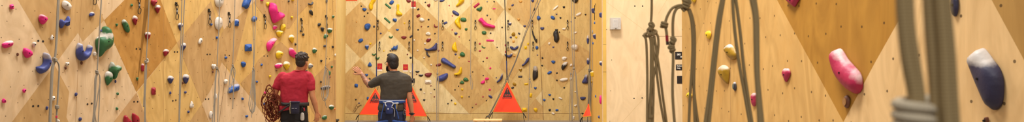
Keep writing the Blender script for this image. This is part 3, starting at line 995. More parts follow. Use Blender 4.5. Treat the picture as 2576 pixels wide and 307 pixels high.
def T(x0, y0, s, pts): return [(x0 + a / s, y0 + b / s) for a, b in pts]
S4 = 3.986
POLYS = [
 ('L', 'periwinkle', 0, 'bow-tie', 'violet-blue bow-tie hold', T(0, 0, S4, [(615, 192), (640, 205), (665, 205), (685, 170), (704, 165), (708, 215), (704, 258), (680, 258), (660, 240), (640, 262), (620, 285), (603, 265), (600, 215)])),
 ('L', 'green', 4, 'mushroom-shaped', 'huge green mushroom-shaped hold', [(262, 69), (270, 66), (279, 69), (285, 80), (290, 96), (289, 112), (283, 121), (271, 127), (264, 135), (257, 142), (250, 141), (247, 130), (243, 115), (243, 98), (249, 92), (254, 88), (258, 80)]),
 ('L', 'periwinkle', 1, 'U-shaped', 'violet-blue U-shaped hold', T(0, 77, S4, [(780, 140), (800, 122), (818, 140), (830, 190), (855, 215), (885, 195), (895, 155), (915, 142), (935, 165), (930, 220), (905, 270), (860, 300), (810, 296), (778, 262), (768, 210)])),
 ('L', 'periwinkle', 1, 'crescent', 'large violet-blue crescent hold', [(112, 135), (117, 132), (124, 135), (130, 148), (132, 160), (125, 174), (115, 183), (103, 185), (94, 178), (92, 169), (97, 167), (106, 165), (112, 158), (113, 148)]),
 ('L', 'green', 1, 'two-lobed', 'upper of the green bird-shaped pair', T(0, 153, S4, [(1120, 10), (1140, 25), (1165, 50), (1200, 45), (1225, 60), (1225, 95), (1195, 118), (1180, 160), (1162, 186), (1142, 172), (1135, 130), (1105, 110), (1098, 70)])),
 ('L', 'green', 2, 'shield-shaped', 'lower of the green bird-shaped pair', T(0, 153, S4, [(1062, 120), (1085, 105), (1118, 110), (1136, 130), (1141, 188), (1110, 225), (1084, 247), (1065, 212), (1055, 160)])),
 ('L', 'red', 0, 'flame-shaped', 'left flame of the red flame pair', [(312, 298), (314, 292), (318, 290), (326, 298), (336, 307), (338, 322), (314, 322)]),
 ('L', 'red', 0, 'flame-shaped', 'right flame of the red flame pair', [(333, 292), (334, 286), (337, 284.5), (345, 289), (351, 294), (353.5, 305), (350, 318), (338, 318)]),
 ('L', 'blue', 0, 'slanted', 'slanted blue block hold at the top', [(619, -6), (634, -4), (633, 3), (624.6, 22), (617, 19), (610, 14.5)]),
 ('L', 'pink', 0, 'boomerang', 'huge pink boomerang hold', T(430, 0, S4, [(1003, 40), (1020, 25), (1042, 40), (1062, 95), (1085, 128), (1115, 120), (1142, 132), (1158, 162), (1130, 192), (1090, 215), (1055, 231), (1030, 215), (1005, 145), (990, 95)])),
 ('L', 'pink', 1, 'bean-shaped', 'chalky pink bean hold', T(430, 77, S4, [(985, 210), (965, 165), (970, 125), (1000, 92), (1050, 70), (1068, 92), (1042, 125), (1012, 178)])),
 ('L', 'pink', 1, 'slipper-shaped', 'pink slipper hold above the head in red', T(430, 77, S4, [(1188, 185), (1205, 170), (1225, 180), (1260, 225), (1276, 245), (1258, 274), (1225, 262), (1195, 240)])),
 ('L', 'blue', 1, 'shoe-shaped', 'large blue shoe-shaped hold', [(574.5, 232), (578, 222), (590, 214), (600, 211), (603, 214), (604, 227), (592, 231), (583, 234), (577, 235)]),
 ('B', 'yellow', 0, 'tongue-shaped', 'yellow tongue hold at the top', T(840, 0, S4, [(388, -25), (420, -25), (420, 5), (392, 45), (390, 78), (374, 103), (350, 88), (345, 50), (362, 20)])),
 ('B', 'yellow', 0, 'boot-shaped', 'yellow boot-shaped hold', T(840, 0, S4, [(625, 48), (640, 40), (655, 50), (652, 105), (685, 135), (680, 155), (640, 158), (617, 140), (628, 100)])),
 ('B', 'yellow', 0, 'banana', 'yellow banana hold at the top', T(840, 0, S4, [(1252, -20), (1300, -20), (1308, 10), (1285, 35), (1242, 62), (1222, 62), (1228, 45), (1248, 20)])),
 ('B', 'yellow', 0, 'tall angular', 'tall angular yellow hold', T(840, 0, S4, [(1240, 175), (1258, 162), (1268, 180), (1262, 220), (1275, 260), (1272, 292), (1245, 275), (1210, 232), (1212, 205)])),
 ('B', 'blue', 0, 'star-shaped', 'ragged blue hold above the dark-haired head', T(840, 77, S4, [(572, 180), (590, 168), (600, 150), (615, 160), (637, 143), (638, 180), (622, 198), (600, 192), (580, 202)])),
 ('B', 'navy', 0, 'whale-shaped', 'navy whale-shaped hold', T(840, 77, S4, [(905, 178), (930, 182), (960, 178), (1000, 150), (1018, 126), (1033, 128), (1034, 190), (1000, 202), (950, 205), (920, 202)])),
 ('B', 'charcoal', 0, 'curved', 'thin charcoal curved hold', T(840, 77, S4, [(925, 211), (935, 210), (945, 235), (963, 258), (955, 265), (938, 255), (924, 232)])),
 ('B', 'yellow', 0, 'fang-shaped', 'yellow fang-shaped hold', T(840, 77, S4, [(1213, 113), (1224, 125), (1232, 175), (1239, 212), (1200, 205), (1182, 185), (1186, 150)])),
 ('B', 'periwinkle', 0, 'long slanted', 'long violet-blue slab hold', T(840, 153, S4, [(1068, -5), (1085, -30), (1112, -28), (1150, 0), (1190, 30), (1222, 52), (1216, 76), (1195, 75), (1140, 45), (1085, 22)])),
 ('B', 'periwinkle', 0, 'long curved', 'long violet-blue slipper hold', T(840, 153, S4, [(1033, 165), (1060, 148), (1120, 125), (1143, 130), (1140, 165), (1110, 195), (1060, 210), (1036, 198)])),
 ('B', 'yellow', 0, 'crescent', 'yellow crescent hold', T(840, 153, S4, [(1272, 60), (1284, 80), (1284, 118), (1258, 145), (1205, 142), (1207, 128), (1240, 118), (1258, 85)])),
 ('B', 'pink', 0, 'long angular', 'long pink hold like a flipper', T(1180, 0, S4, [(90, 205), (125, 174), (148, 200), (190, 235), (258, 256), (250, 283), (190, 275), (140, 262), (122, 232)])),
 ('B', 'navy', 1, 'smile-shaped', 'upper of two navy smile-shaped holds', T(1180, 77, S4, [(408, 165), (418, 155), (436, 160), (455, 172), (488, 148), (496, 160), (488, 180), (458, 196), (425, 190)])),
 ('B', 'navy', 2, 'smile-shaped', 'lower of two navy smile-shaped holds', T(1180, 77, S4, [(354, 232), (368, 230), (398, 248), (430, 222), (439, 236), (425, 262), (400, 273), (366, 260)])),
 ('B', 'black', 0, 'tusk-shaped', 'black tusk-shaped hold', T(1180, 77, S4, [(629, -4), (640, 0), (650, 35), (662, 62), (673, 85), (683, 82), (683, 118), (668, 116), (648, 75), (634, 35)])),
 ('B', 'black', 0, 'elongated', 'large black elongated hold', T(1180, 77, S4, [(848, 12), (866, -2), (890, -2), (900, 40), (906, 85), (882, 121), (852, 100), (850, 70), (843, 40)])),
 ('B', 'navy', 0, 'long slanted', 'slanted navy blade hold', T(1180, 153, S4, [(575, -18), (598, -33), (606, -25), (600, 5), (580, 25), (545, 52), (528, 50), (533, 36), (555, 22)])),
 ('B', 'navy', 1, 'curved', 'curved navy hold left of red gate', T(1180, 153, S4, [(328, 127), (340, 132), (338, 160), (330, 185), (305, 208), (284, 221), (276, 208), (305, 182), (318, 150)])),
 ('B', 'black', 1, 'mussel-shaped', 'large black mussel-shaped hold', T(1180, 153, S4, [(650, 55), (680, 55), (690, 85), (693, 125), (690, 165), (665, 188), (645, 200), (637, 160), (640, 100)])),
 ('B', 'black', 2, 'angular', 'black angular hold with white face', T(1180, 153, S4, [(932, 40), (955, 14), (990, 12), (984, 40), (968, 68), (940, 94), (925, 70)])),
 ('B', 'navy', 1, 'bell-shaped', 'navy bell-shaped hold', T(1180, 153, S4, [(1165, 142), (1190, 140), (1193, 180), (1192, 226), (1145, 228), (1132, 212), (1150, 180)])),
 ('R', 'rose', 5, 'long slipper-shaped', 'large pink and white slipper hold', [(2078, 148), (2077, 138), (2084, 127), (2098, 122), (2110, 132), (2122, 148), (2142, 166), (2160, 183), (2167, 200), (2166, 222), (2155, 235), (2138, 233), (2115, 218), (2096, 197), (2083, 168)]),
 ('R', 'ink', 6, 'long tapering', 'large navy and white tapering hold', [(2420, 148), (2436, 132), (2458, 121), (2474, 132), (2490, 150), (2510, 172), (2520, 195), (2523, 220), (2519, 256), (2508, 272), (2493, 277), (2475, 266), (2458, 238), (2440, 200), (2424, 165)]),
]
for wl, col, ch, adj, lm, pts in POLYS:
    add_hold(wl, 0, 0, 0, 0, col, 'b', 0, ch, lm, poly=pts, adj=adj, k=1.25 if wl != 'L' else 1.0)
# worn inset faces of the two round screw-on holds of the right wall
for h in HOLDS:
    if h['wl'] == 'R' and (int(h['x']), int(h['y'])) in ((2127, 256), (1847, 217)):
        me = h['o'].data; zt = max(v.co.z for v in me.vertices); xs = [v.co.x for v in me.vertices]; ys = [v.co.y for v in me.vertices]
        cx, cy, rx, ry = (min(xs) + max(xs)) / 2, (min(ys) + max(ys)) / 2, (max(xs) - min(xs)) * .3, (max(ys) - min(ys)) * .3
        mb = MB(); mb.prism([Vector((cx + rx * math.cos(2 * PI * i / 24), cy + ry * math.sin(2 * PI * i / 24), zt * .9)) for i in range(24)], Vector((0, 0, zt * .16)))
        warm = h['x'] > 2000
        mesh_obj('inset', mb.v, mb.f, plain('inset_wood' if warm else 'inset_grey', (166, 116, 62) if warm else (104, 110, 96), .7, noise_amt=.25, scale=90), h['o'], False)
# ------------------------------------------------------------------ quickdraws
STEEL = plain('steel_worn', (150, 146, 140), .35, .9)
DSTEEL = plain('steel_dark', (60, 56, 52), .4, .7)
BLACKW = plain('black_webbing', (34, 31, 32), .8)
GREYW = plain('grey_webbing', (150, 146, 142), .8)
DRAWS = []
def quickdraw(wl, x, y0, y1):
    """bolt hanger on the wall, upper carabiner, stitched sling, lower carabiner"""
    pl = PL[wl]; c = pl.hit(x, y0 + 1); L = (y1 - y0) * c.y / F
    M = pl.mat()
    root = empty('quickdraw', c, None, 'quickdraw', 'quickdraws hanging on the %s' % {'L': 'left wall', 'B': 'back wall', 'S': 'side wall'}[wl])
    root.rotation_euler = M.to_euler()
    def kid(name, mb, m):
        return mesh_obj(name, mb.v, mb.f, m, root, True)
    w = L * .12
    h = MB(); h.box((0, -.005, .012), (.045, .05, .006), bevel=.002).box((.0, -.035, .022), (.03, .022, .005), Euler((.9, 0, 0)), bevel=.001)
    h.tube([(0, .005, .006), (0, .005, .024)], .009, 6)
    kid('hanger', h, DSTEEL)
    def biner(top, ln, wd, z):
        pts = [(-wd * .35, top - ln * .06, z), (wd * .1, top, z), (wd * .5, top - ln * .12, z), (wd * .5, top - ln * .6, z), (wd * .25, top - ln * .96, z), (-wd * .1, top - ln, z), (-wd * .45, top - ln * .85, z), (-wd * .5, top - ln * .4, z)]
        b = MB(); b.tube(cr(pts, 4, True), L * .022, 6, True); return b
    kid('carabiner', biner(-.022, L * .27, L * .15, .032), DSTEEL)
    s = MB(); s.box((0, -.022 - L * .41, .032), (L * .085, L * .36, .014), bevel=.004)
    sl = kid('sling', s, BLACKW)
    t = MB(); t.box((0, -.022 - L * .41, .0335), (L * .09, L * .13, .016), bevel=.004)
    mesh_obj('sling_label', t.v, t.f, GREYW, sl, True)
    kid('carabiner', biner(-.022 - L * .57, L * .35, L * .2, .036), DSTEEL)
    HOLDS.append(dict(o=root, x=x, y=(y0 + y1) / 2, desc='quickdraw', lm=None, cat='quickdraw', grp=True, wl=wl))
for a in [(442, 7.5, 49), (524.6, 24, 61), (574.5, 32, 68), (664, 37.6, 72), (756.6, 47, 80), (819, 39, 70), (234.5, -32, 11), (347, -8, 34)]:
    quickdraw('L', *a)
for x, xb in ((951, 955), (1030, 1029.6), (1114, 1113.5), (1196, 1195.5), (1278, 1278), (1339, 1341), (1427.6, 1427.6)):
    quickdraw('B', x, 51, 74); quickdraw('B', xb, 105, 126.5)
quickdraw('S', 1499.5, 10, 50)

# ------------------------------------------------------------------ ropes
ROPE = cord('rope_sheath_grey', (176, 166, 150), (128, 118, 104))
ROPEF = cord('rope_sheath_olive', (174, 150, 108), (128, 105, 70), 70)
TAPE = plain('pink_rope_tape', (216, 60, 96), .7)
def knot(mb, c, ax, r, turns=3, size=2.2, length=4.0, fig8=True):
    """rope knot: wraps round the standing strands plus a crossing bight"""
    c = Vector(c); ax = Vector(ax).normalized(); s = ax.cross(Vector((0, 1, 0))).normalized(); n = s.cross(ax)
    pts = []
    for i in range(turns * 12 + 1):
        a = 2 * PI * i / 12; t = i / (turns * 12) - .5
        pts.append(c + ax * (t * length * r) + s * math.cos(a) * size * r + n * math.sin(a) * size * r)
    mb.tube(pts, r, 8)
    if fig8:
        b = [c - ax * length * .7 * r, c - ax * length * .2 * r + s * size * 1.2 * r + n * r, c + ax * length * .35 * r - s * size * r * .9 - n * size * 1.2 * r,
             c + ax * length * .75 * r + s * r * .4 - n * size * r * .5, c + ax * length * .5 * r + s * size * 1.4 * r, c - ax * length * .1 * r - s * size * 1.1 * r - n * size * r]
        mb.tube(cr(b, 6), r, 8)

class Rope:
    def __init__(s, name, label, depth, r, mat, anchor, cat='rope'):
        s.at = depth if callable(depth) else (lambda x, y: P(x, y, depth))
        s.r, s.m = r, mat
        s.root = empty(name, s.at(*anchor), label, cat)
    def strand(s, pts, name='strand', up=False, down=False, r=None, close=0, mat=None, n=6, seg=8):
        """pts: pixel points (x, y[, nearer by metres])"""
        q = []
        for p in pts:
            v = s.at(p[0], p[1])
            if len(p) > 2: v = v + (EYE - v).normalized() * p[2]
            q.append(v)
        q = cr(q, n)
        if up:
            d = (q[0] - q[2]); k = (5.8 - q[0].z) / max(d.z, 1e-3); q.insert(0, q[0] + Vector((d.x * .5, d.y * .5, d.z)) * min(k, 400) if k > 0 else q[0])
            q[0] = Vector((q[1].x + (q[1].x - q[3].x) * .0, q[1].y, 5.8))
        if down:
            q.append(Vector((q[-1].x, q[-1].y, .03)))
        mb = MB(); mb.tube(q, r or s.r, seg)
        return mb.build(name, mat or s.m, s.root)
    def knot(s, x, y, ax=(0, 0, 1), name='knot', **kw):
        mb = MB(); knot(mb, s.at(x, y), ax, s.r, **kw)
        return mb.build(name, s.m, s.root)

onL = lambda off: (lambda x, y: WL.hit(x, y, off))
onB = lambda off: (lambda x, y: WB.hit(x, y, off))
rl = .0085
r = Rope('hanging_rope', 'grey doubled rope hanging in front of the large violet-blue crescent hold', onL(.36), .010, ROPE, (138, 152))
r.strand([(145.3, 0), (143, 60), (140, 120), (137, 150)], up=True); r.strand([(148.3, 0), (145.5, 60), (141.5, 120), (138.5, 150)], up=True)
r.knot(138, 151, size=2.0)
r.strand([(135, 154), (130.5, 175), (128, 220), (124.5, 307)], down=True, r=.013); r.strand([(137, 156), (132.5, 178), (130, 225), (126.5, 307)], down=True, r=.013)
r.strand([(140, 152), (146, 158), (149, 170), (148, 200), (146, 232), (144.3, 260), (142.5, 290), (142, 307)], name='tail', down=True)
r.knot(143.5, 269.5, name='stopper_knot', fig8=False, size=1.7)
r.strand([(142.3, 291), (142.1, 297)], name='tape_mark', r=.0115, mat=TAPE)
r = Rope('hanging_rope', 'grey rope with loops crossing the huge green mushroom-shaped hold', onL(.36), rl, ROPE, (244, 183))
r.strand([(255, 0), (252, 50), (248, 120), (244.5, 180)], up=True)
r.knot(244, 182, size=1.6)
r.strand([(243, 186), (239, 200), (238, 240), (236, 280), (233, 307)], down=True); r.strand([(245, 186), (241.5, 205), (240, 245), (236.5, 307)], down=True)
r.strand([(246, 184), (250.5, 190), (252, 205), (247, 235), (243, 262), (239, 285), (242, 307)], name='loop', down=True, r=.007)
r.strand([(247, 184), (251, 195), (250.5, 240), (249, 275), (247, 307)], name='loop', down=True, r=.007)
r = Rope('hanging_rope', 'grey rope knotted beside the blocky red hold, crossing the dark diamond', onL(.36), rl * .9, ROPE, (367, 157))
r.strand([(375, 0), (373, 60), (370, 115), (367.5, 155)], up=True)
r.knot(367, 156.5, size=1.6); r.knot(370, 150, name='stopper_knot', fig8=False, size=1.3)
r.strand([(368, 160), (365, 175), (364, 200), (362.5, 240), (361, 269)], name='tail'); r.strand([(368.5, 160), (368.5, 180), (366.5, 220), (364.5, 260), (363.5, 307)], down=True)
r.strand([(367, 160), (366, 185), (365, 230), (366, 307)], down=True)
r = Rope('hanging_rope', 'pair of straight grey rope strands left of the navy strawberry hold', onL(.36), rl * .9, ROPE, (456, 120))
r.strand([(457.6, 0), (456, 60), (454.5, 120), (452.5, 190), (451, 240), (450, 307)], up=True, down=True); r.strand([(464.3, 0), (461.5, 60), (459, 120), (456, 190), (453.6, 240), (451.5, 307)], up=True, down=True)
r = Rope('hanging_rope', 'grey rope passing over the tall chalky white egg hold', onL(.36), rl, ROPE, (546, 172))
r.strand([(552.4, 0), (550.6, 70), (548, 120), (546, 170)], up=True)
r.knot(545.8, 172, size=1.8)
r.strand([(544.5, 176), (541.5, 195), (540.5, 230), (537.5, 270), (534, 307)], down=True); r.strand([(545.5, 176), (543, 200), (541.5, 240), (539, 307)], down=True)
r.strand([(547, 173), (551, 182), (550.4, 205), (551, 228), (549, 250), (548, 307)], name='loop', down=True)
r = Rope('hanging_rope', 'grey rope tied in a wide loop over the large blue shoe-shaped hold', onL(.36), rl * .9, ROPE, (585, 166))
r.strand([(591, 0), (589.5, 60), (587.5, 110), (585.5, 163)], up=True)
r.knot(585.5, 166, size=1.5)
r.strand([(584, 168), (580.5, 180), (578, 195), (577, 212), (574.5, 228), (576, 236)], name='loop'); r.strand([(587, 168), (591, 176), (590, 192), (583, 212), (577, 230)], name='loop')
r.strand([(585, 169), (583, 185), (587.5, 205), (588, 222), (586.5, 245), (585.5, 274)], name='tail'); r.strand([(586, 169), (588, 185), (589, 200), (586, 228)], name='loop')
r = Rope('hanging_rope', 'doubled grey rope ending in a long hanging coil at mid wall', onL(.36), rl * .85, ROPE, (638, 173))
r.strand([(635.7, 0), (636.5, 60), (637.5, 120), (637.5, 171)], up=True); r.strand([(643.2, 0), (642, 60), (640.4, 120), (638.2, 171)], up=True)
r.knot(637.7, 173.5, size=1.6)
for a, b, c, d in ((634.5, 629, 626, 632), (636, 633, 631, 634), (637.5, 636, 636, 636), (639, 639, 640, 637.5), (640.2, 641, 643, 638), (640.5, 642.5, 641, 636)):
    r.strand([(a + .5, 176), (a, 200), (b, 240), (c, 264), (d, 282)], name='coil_strand', r=.0075)
r.strand([(626.5, 264), (629, 277), (634, 283), (640, 279), (642.5, 264)], name='coil_strand', r=.0075)
r.knot(634.5, 283, name='stopper_knot', fig8=False, size=1.2); r.strand([(634, 284), (633.2, 290), (632.6, 296)], name='tail')
r = Rope('hanging_rope', 'thin grey rope dropping behind the person in the red shirt', onL(.36), rl * .85, ROPE, (748, 80))
r.strand([(748.8, 0), (748, 60), (747.4, 120), (746.5, 200), (746, 290)], up=True, down=True)
r = Rope('hanging_rope', 'grey rope in a long loose coil by the corner of the left wall', onL(.36), rl * .85, ROPE, (819, 169))
r.strand([(822.8, 0), (821.8, 60), (820.5, 120), (819.2, 167)], up=True)
r.knot(819, 169.5, size=1.6)
for pts in ([(818, 172), (815, 190), (812, 215), (809.5, 238), (812, 250), (817, 254)], [(819, 172), (817, 195), (815, 225), (814, 243), (818, 253)], [(820, 171), (823, 185), (825, 210), (823.5, 240), (818.5, 253)],
            [(821, 171), (826, 178), (828, 200), (826, 235), (820, 252)], [(819.5, 172), (820.5, 200), (821, 230), (819, 250)]):
    r.strand(pts, name='coil_strand', r=.0075)
r.strand([(817.5, 253), (819, 262), (821.5, 271)], name='tail', r=.0075); r.knot(818, 248, name='stopper_knot', fig8=False, size=1.2)
# back wall
rb = .012
r = Rope('hanging_rope', 'thin grey rope with a chalky loop crossing the long violet-blue slipper hold', onB(.45), rb, ROPE, (1101, 187))
r.strand([(1103.5, 0), (1102.6, 90), (1101.6, 150), (1100.8, 184)], up=True); r.knot(1100.6, 186, size=1.5)
r.strand([(1100, 189), (1098, 205), (1097.5, 222), (1098, 250), (1098.5, 302)], name='loop', down=True); r.strand([(1101.5, 189), (1103.5, 203), (1102, 230), (1102, 302)], name='loop', down=True)
r = Rope('hanging_rope', 'thin grey rope ending in a hanging loop left of the pink cluster', onB(.45), rb * .85, ROPE, (1184, 190))
r.strand([(1185.2, 0), (1184.6, 90), (1184, 150), (1183.6, 188)], up=True); r.knot(1183.5, 190, size=1.4)
r.strand([(1183, 192), (1184, 210), (1186, 224), (1188.5, 222), (1187.5, 205), (1184.5, 192)], name='loop')
r = Rope('hanging_rope', 'thin grey rope knotted right of the red gate, over a panel joint', onB(.45), rb * .9, ROPE, (1333, 199))
r.strand([(1335, 0), (1334, 90), (1333, 150), (1332.6, 197)], up=True); r.knot(1332.8, 199, size=1.6)
r.strand([(1333, 202), (1335.5, 208), (1338, 221)], name='tail'); r.strand([(1332.5, 202), (1331, 240), (1329, 302)], down=True)
r = Rope('hanging_rope', 'bundle of grey ropes hanging over the big round white hold', onB(.6), rb * 1.1, ROPE, (1444, 172))
r.strand([(1437.8, 0), (1438.2, 77), (1439.5, 130), (1442.5, 168)], up=True, r=rb); r.strand([(1444.2, 0), (1444.3, 90), (1444.4, 168)], up=True)
r.knot(1444, 172, size=1.8)
r.strand([(1442, 176), (1439, 200), (1438, 235), (1436.5, 302)], down=True); r.strand([(1443, 176), (1441.5, 205), (1440.5, 250), (1440, 302)], down=True)
r.strand([(1446, 175), (1449.5, 190), (1452, 225), (1456, 262), (1460, 302)], down=True, r=rb); r.strand([(1445.5, 175), (1448.5, 195), (1450, 230), (1454, 270), (1458, 302)], down=True, r=rb)
r.strand([(1441, 172), (1436, 182), (1435.5, 205), (1434, 250), (1432, 302)], name='loop', down=True, r=rb * .8); r.knot(1436.3, 186, name='stopper_knot', fig8=False, size=1.3)
r = Rope('hanging_rope', 'dark grey rope with loops hanging in the corner over the small gate', onB(2.5), rb * 1.25, cord('rope_sheath_slate', (132, 126, 118), (86, 80, 74)), (1485, 178))
r.strand([(1485.2, 0), (1484.8, 90), (1483.8, 150), (1484, 176)], up=True); r.knot(1484, 178, size=1.8)
r.strand([(1482, 181), (1480.5, 200), (1480, 240), (1478, 302)], down=True, r=rb); r.strand([(1484, 182), (1483.5, 220), (1481.5, 258), (1478.5, 283)], name='loop', r=rb)
r.strand([(1485, 182), (1486, 225), (1484, 262), (1479, 284)], name='loop', r=rb); r.strand([(1487, 178), (1492.5, 182), (1493, 190), (1487.5, 230), (1486.5, 302)], name='loop', down=True, r=rb * .8)
r = Rope('hanging_rope', 'pale grey rope at the far end of the narrow side wall', onB(3.2), rb * .7, ROPE, (1494, 240))
r.strand([(1488, 60), (1490, 110), (1491, 200), (1493.5, 302)], up=True, down=True)

# auto-belay webbing straps
def strap(label, x, ytop, xb, yb, d, plate=False):
    root = empty('hanging_strap', P(xb, yb, d), label, 'strap')
    A, B = P(x, ytop, d), P(xb, yb, d); A = B + (A - B) * ((6 - B.z) / (A.z - B.z))
    mb = MB(); mb.tube([A, A * .5 + B * .5, B], .015 if x > 1000 else .011, 8); mb.build('webbing', BLACKW, root)
    m = P(xb, 157, d)
    mb = MB(); mb.tube([B + (A - B).normalized() * .62, B + (A - B).normalized() * .05], .018, 8); mb.build('webbing_sleeve', plain('navy_webbing', (48, 54, 92), .8), root)
    mb = MB(); h = .13
    pts = [B + Vector(p) for p in ((0, 0, .05), (.045, 0, .02), (.05, 0, -.06), (0, 0, -.11), (-.045, 0, -.06), (-.04, 0, .02))]
    mb.tube(cr(pts, 4, True), .011, 6, True); mb.build('carabiner', STEEL, root)
    if plate:
        mb = MB(); mb.box(B + Vector((0, .03, .06)), (.15, .03, .15), bevel=.01); mb.build('backing_plate', plain('black_rubber', (30, 28, 28), .7), root)
        mb = MB(); pts = [B + Vector(p) for p in ((0, -.03, .12), (.02, -.03, .08), (.045, -.03, .0), (-.045, -.03, .0), (-.02, -.03, .08))]
        mb.tube(cr(pts, 4, True), .010, 6, True); mb.build('carabiner', STEEL, root)
    return root
strap('black webbing strap above the gate behind the grey-shirted person', 948.3, 0, 946.8, 218, 21.5)
strap('black webbing strap with a black plate beside the grey-shirted person', 1039, 0, 1037.4, 208, 21.9, True)
strap('black webbing strap above the middle red gate', 1269.8, 0, 1275.6, 201, 21.9)
r = Rope('tether_rope', 'long dark rope slanting down beside the middle red gate', lambda x, y: P(x, y, 21.3), .012, cord('rope_sheath_slate', (132, 126, 118), (86, 80, 74)), (1228, 294), 'rope')
r.strand([(1359.5, 0), (1325.5, 77), (1298, 154), (1272, 210), (1252, 250), (1229, 294)], up=False, n=3); r.strand([(1352.5, 0), (1322.5, 77), (1296.5, 154), (1269, 210), (1250, 250), (1227.5, 294)], n=3, r=.008)
r.knot(1228, 293, fig8=False, size=1.6, name='anchor_knot')
mb = MB(); c = P(1226, 299, 21.3)
mb.tube(cr([c + Vector(p) for p in ((-.03, 0, .06), (.03, 0, .09), (.07, 0, .0), (.08, 0, -.1), (-.08, 0, -.1), (-.05, 0, 0))], 4, True), .014, 6, True)
mb.build('anchor_carabiner', DSTEEL, r.root)

# ------------------------------------------------------------------ belay gates
ORANGE = plain('gate_fabric_orange', (242, 66, 28), .75, scale=6, noise_amt=.05)
GBLK = plain('gate_sign_black', (44, 38, 36), .7)
GTXT = plain('gate_lettering_red', (206, 66, 48), .7)
GDRK = plain('gate_small_print', (120, 34, 44), .7)
def text_mesh(body, size, width=None, bold=0.0):
    cu = bpy.data.curves.new('lettering', 'FONT'); cu.body = body; cu.size = size; cu.align_x = 'CENTER'; cu.align_y = 'CENTER'; cu.extrude = .0015; cu.offset = bold
    cu.resolution_u = 3
    ob = bpy.data.objects.new('lettering', cu); COL.objects.link(ob)
    bpy.context.view_layer.update()
    me = bpy.data.meshes.new_from_object(ob.evaluated_get(bpy.context.evaluated_depsgraph_get()))
    vs = [v.co.copy() for v in me.vertices]; fs = [tuple(p.vertices) for p in me.polygons]
    bpy.data.objects.remove(ob); bpy.data.curves.remove(cu); bpy.data.meshes.remove(me)
    x0, x1 = min(v.x for v in vs), max(v.x for v in vs); y0, y1 = min(v.y for v in vs), max(v.y for v in vs)
    k = width / (x1 - x0) if width else 1
    return [Vector(((v.x - (x0 + x1) / 2) * k, (v.y - (y0 + y1) / 2) * (k if not width or True else 1), v.z)) for v in vs], fs
def lettering(name, body, c, X, Y, width, height, mat, parent, bold=0.0):
    vs, fs = text_mesh(body, .1, bold=bold)
    X, Y = Vector(X).normalized(), Vector(Y).normalized(); Z = X.cross(Y)
    w = max(v.x for v in vs) * 2; h = max(v.y for v in vs) * 2
    mb = MB().add([Vector(c) + X * (v.x * width / w) + Y * (v.y * height / h) + Z * v.z for v in vs], fs)
    return mb.build(name, mat, parent, smooth=False)

def gate(label, apex, bl, br, sign=True, feet=(-1, 1)):
    """triangular fabric gate standing in front of an auto-belay: panel, trim, warning triangle, strap feet"""
    A, L, R = apex, bl, br
    root = empty('belay_gate', (L + R) / 2, label, 'gate')
    n = (R - L).cross(A - L).normalized()
    if n.dot(EYE - A) < 0: n = -n
    X = (R - L).normalized(); Y = n.cross(X)
    # fabric, slightly billowed, a fold along the lower hem
    rows, cols = 18, 14; vs, fs = [], []
    for side in (1, -1):
        for i in range(rows + 1):
            t = i / rows
            for j in range(cols + 1):
                s = j / cols
                p = L.lerp(A, t * .985).lerp(R.lerp(A, t * .985), s)
                edge = min(s, 1 - s, t * .7, 1) * 4; edge = max(0, min(1, edge))
                b = .035 * edge * math.sin(PI * s) + .012 * edge * noise.noise(Vector((s * 3, t * 5, len(vs) * 0 + apex.x)))
                if t < .16: b += .02 * edge * math.sin(s * PI * 5) * (1 - t / .16)
                vs.append(p + n * (b + .006 * side))
    k = (rows + 1) * (cols + 1)
    for i in range(rows):
        for j in range(cols):
            a = i * (cols + 1) + j; q = (a, a + 1, a + cols + 2, a + cols + 1)
            fs.append(q); fs.append(tuple(v + k for v in reversed(q)))
    MB().add(vs, fs).build('fabric_panel', ORANGE, root)
    mb = MB()
    for a, b in ((L, A), (R, A), (L, R)): mb.tube([a, a.lerp(b, .5), b], .011, 6)
    mb.build('edge_trim', plain('gate_trim_ochre', (222, 150, 40), .7), root)
    if sign:
        w = (R - L).length; o = n * .046
        def at(s, t): return (L + R) / 2 + X * (s * w) + Y * (t * (A - (L + R) / 2).dot(Y)) + (X * ((A - (L + R) / 2).dot(X)) * t) + o
        mb = MB(); mb.prism([at(-.155, .50), at(.155, .50), at(.012, .80), at(-.012, .80)], n * .004)
        sg = mb.build('warning_triangle', GBLK, root, smooth=False)
        q = n * .0075
        lettering('lettering', 'CLIP IN', at(0, .555) + q, X, Y, w * .19, w * .062, GTXT, sg, .004)
        mb = MB()
        mb.prism([at(-.014, .705) + q * .6, at(.014, .705) + q * .6, at(.018, .76) + q * .6, at(-.018, .76) + q * .6], n * .003)
        mb.prism([at(.016 * math.cos(a), .675 + .018 * math.sin(a)) + q * .6 for a in [2 * PI * i / 12 for i in range(12)]], n * .003)
        mb.prism([at(.01 * math.cos(a), .632 + .012 * math.sin(a)) + q * .6 for a in [2 * PI * i / 12 for i in range(12)]], n * .003)
        mb.build('warning_symbol', GTXT, sg, smooth=False)
        lettering('small_print', 'CLIMBSMART', at(.02, .465), X, Y, w * .27, w * .038, GDRK, root, .003)
        mb = MB(); mb.prism([at(-.15 + .02 * math.cos(a), .465 + .02 * math.sin(a)) for a in [2 * PI * i / 10 for i in range(10)]], n * .003); mb.build('print_mark', GDRK, root, smooth=False)
    if feet:
        for a, d in ((L, -1), (R, 1)):
            if d not in feet: continue
            mb = MB(); e = a + X * (.10 * d) + Vector((0, 0, -.16)); mb.tube(cr([a, a.lerp(e, .5) + Vector((0, 0, .02)), e], 5), .016, 6)
            mb.tube(cr([a + X * .02 * d, a + X * (.02 * d) + Vector((0, 0, -.12)), a + X * (.06 * d) + Vector((0, 0, .02 - a.z))], 4), .009, 6)
            mb.build('corner_strap', BLACKW, root)
    return root
dg = 21.7
gate('red gate left of the grey-shirted person, its left corner free', P(944.5, 222, dg - .45), P(903.5, 288.5, dg - .65), P(987, 289.5, dg - .65))
gate('red gate right of the grey-shirted person, partly hidden by the arm', P(1037.3, 219, dg), P(999, 292, dg - .2), P(1074.5, 293, dg - .2))
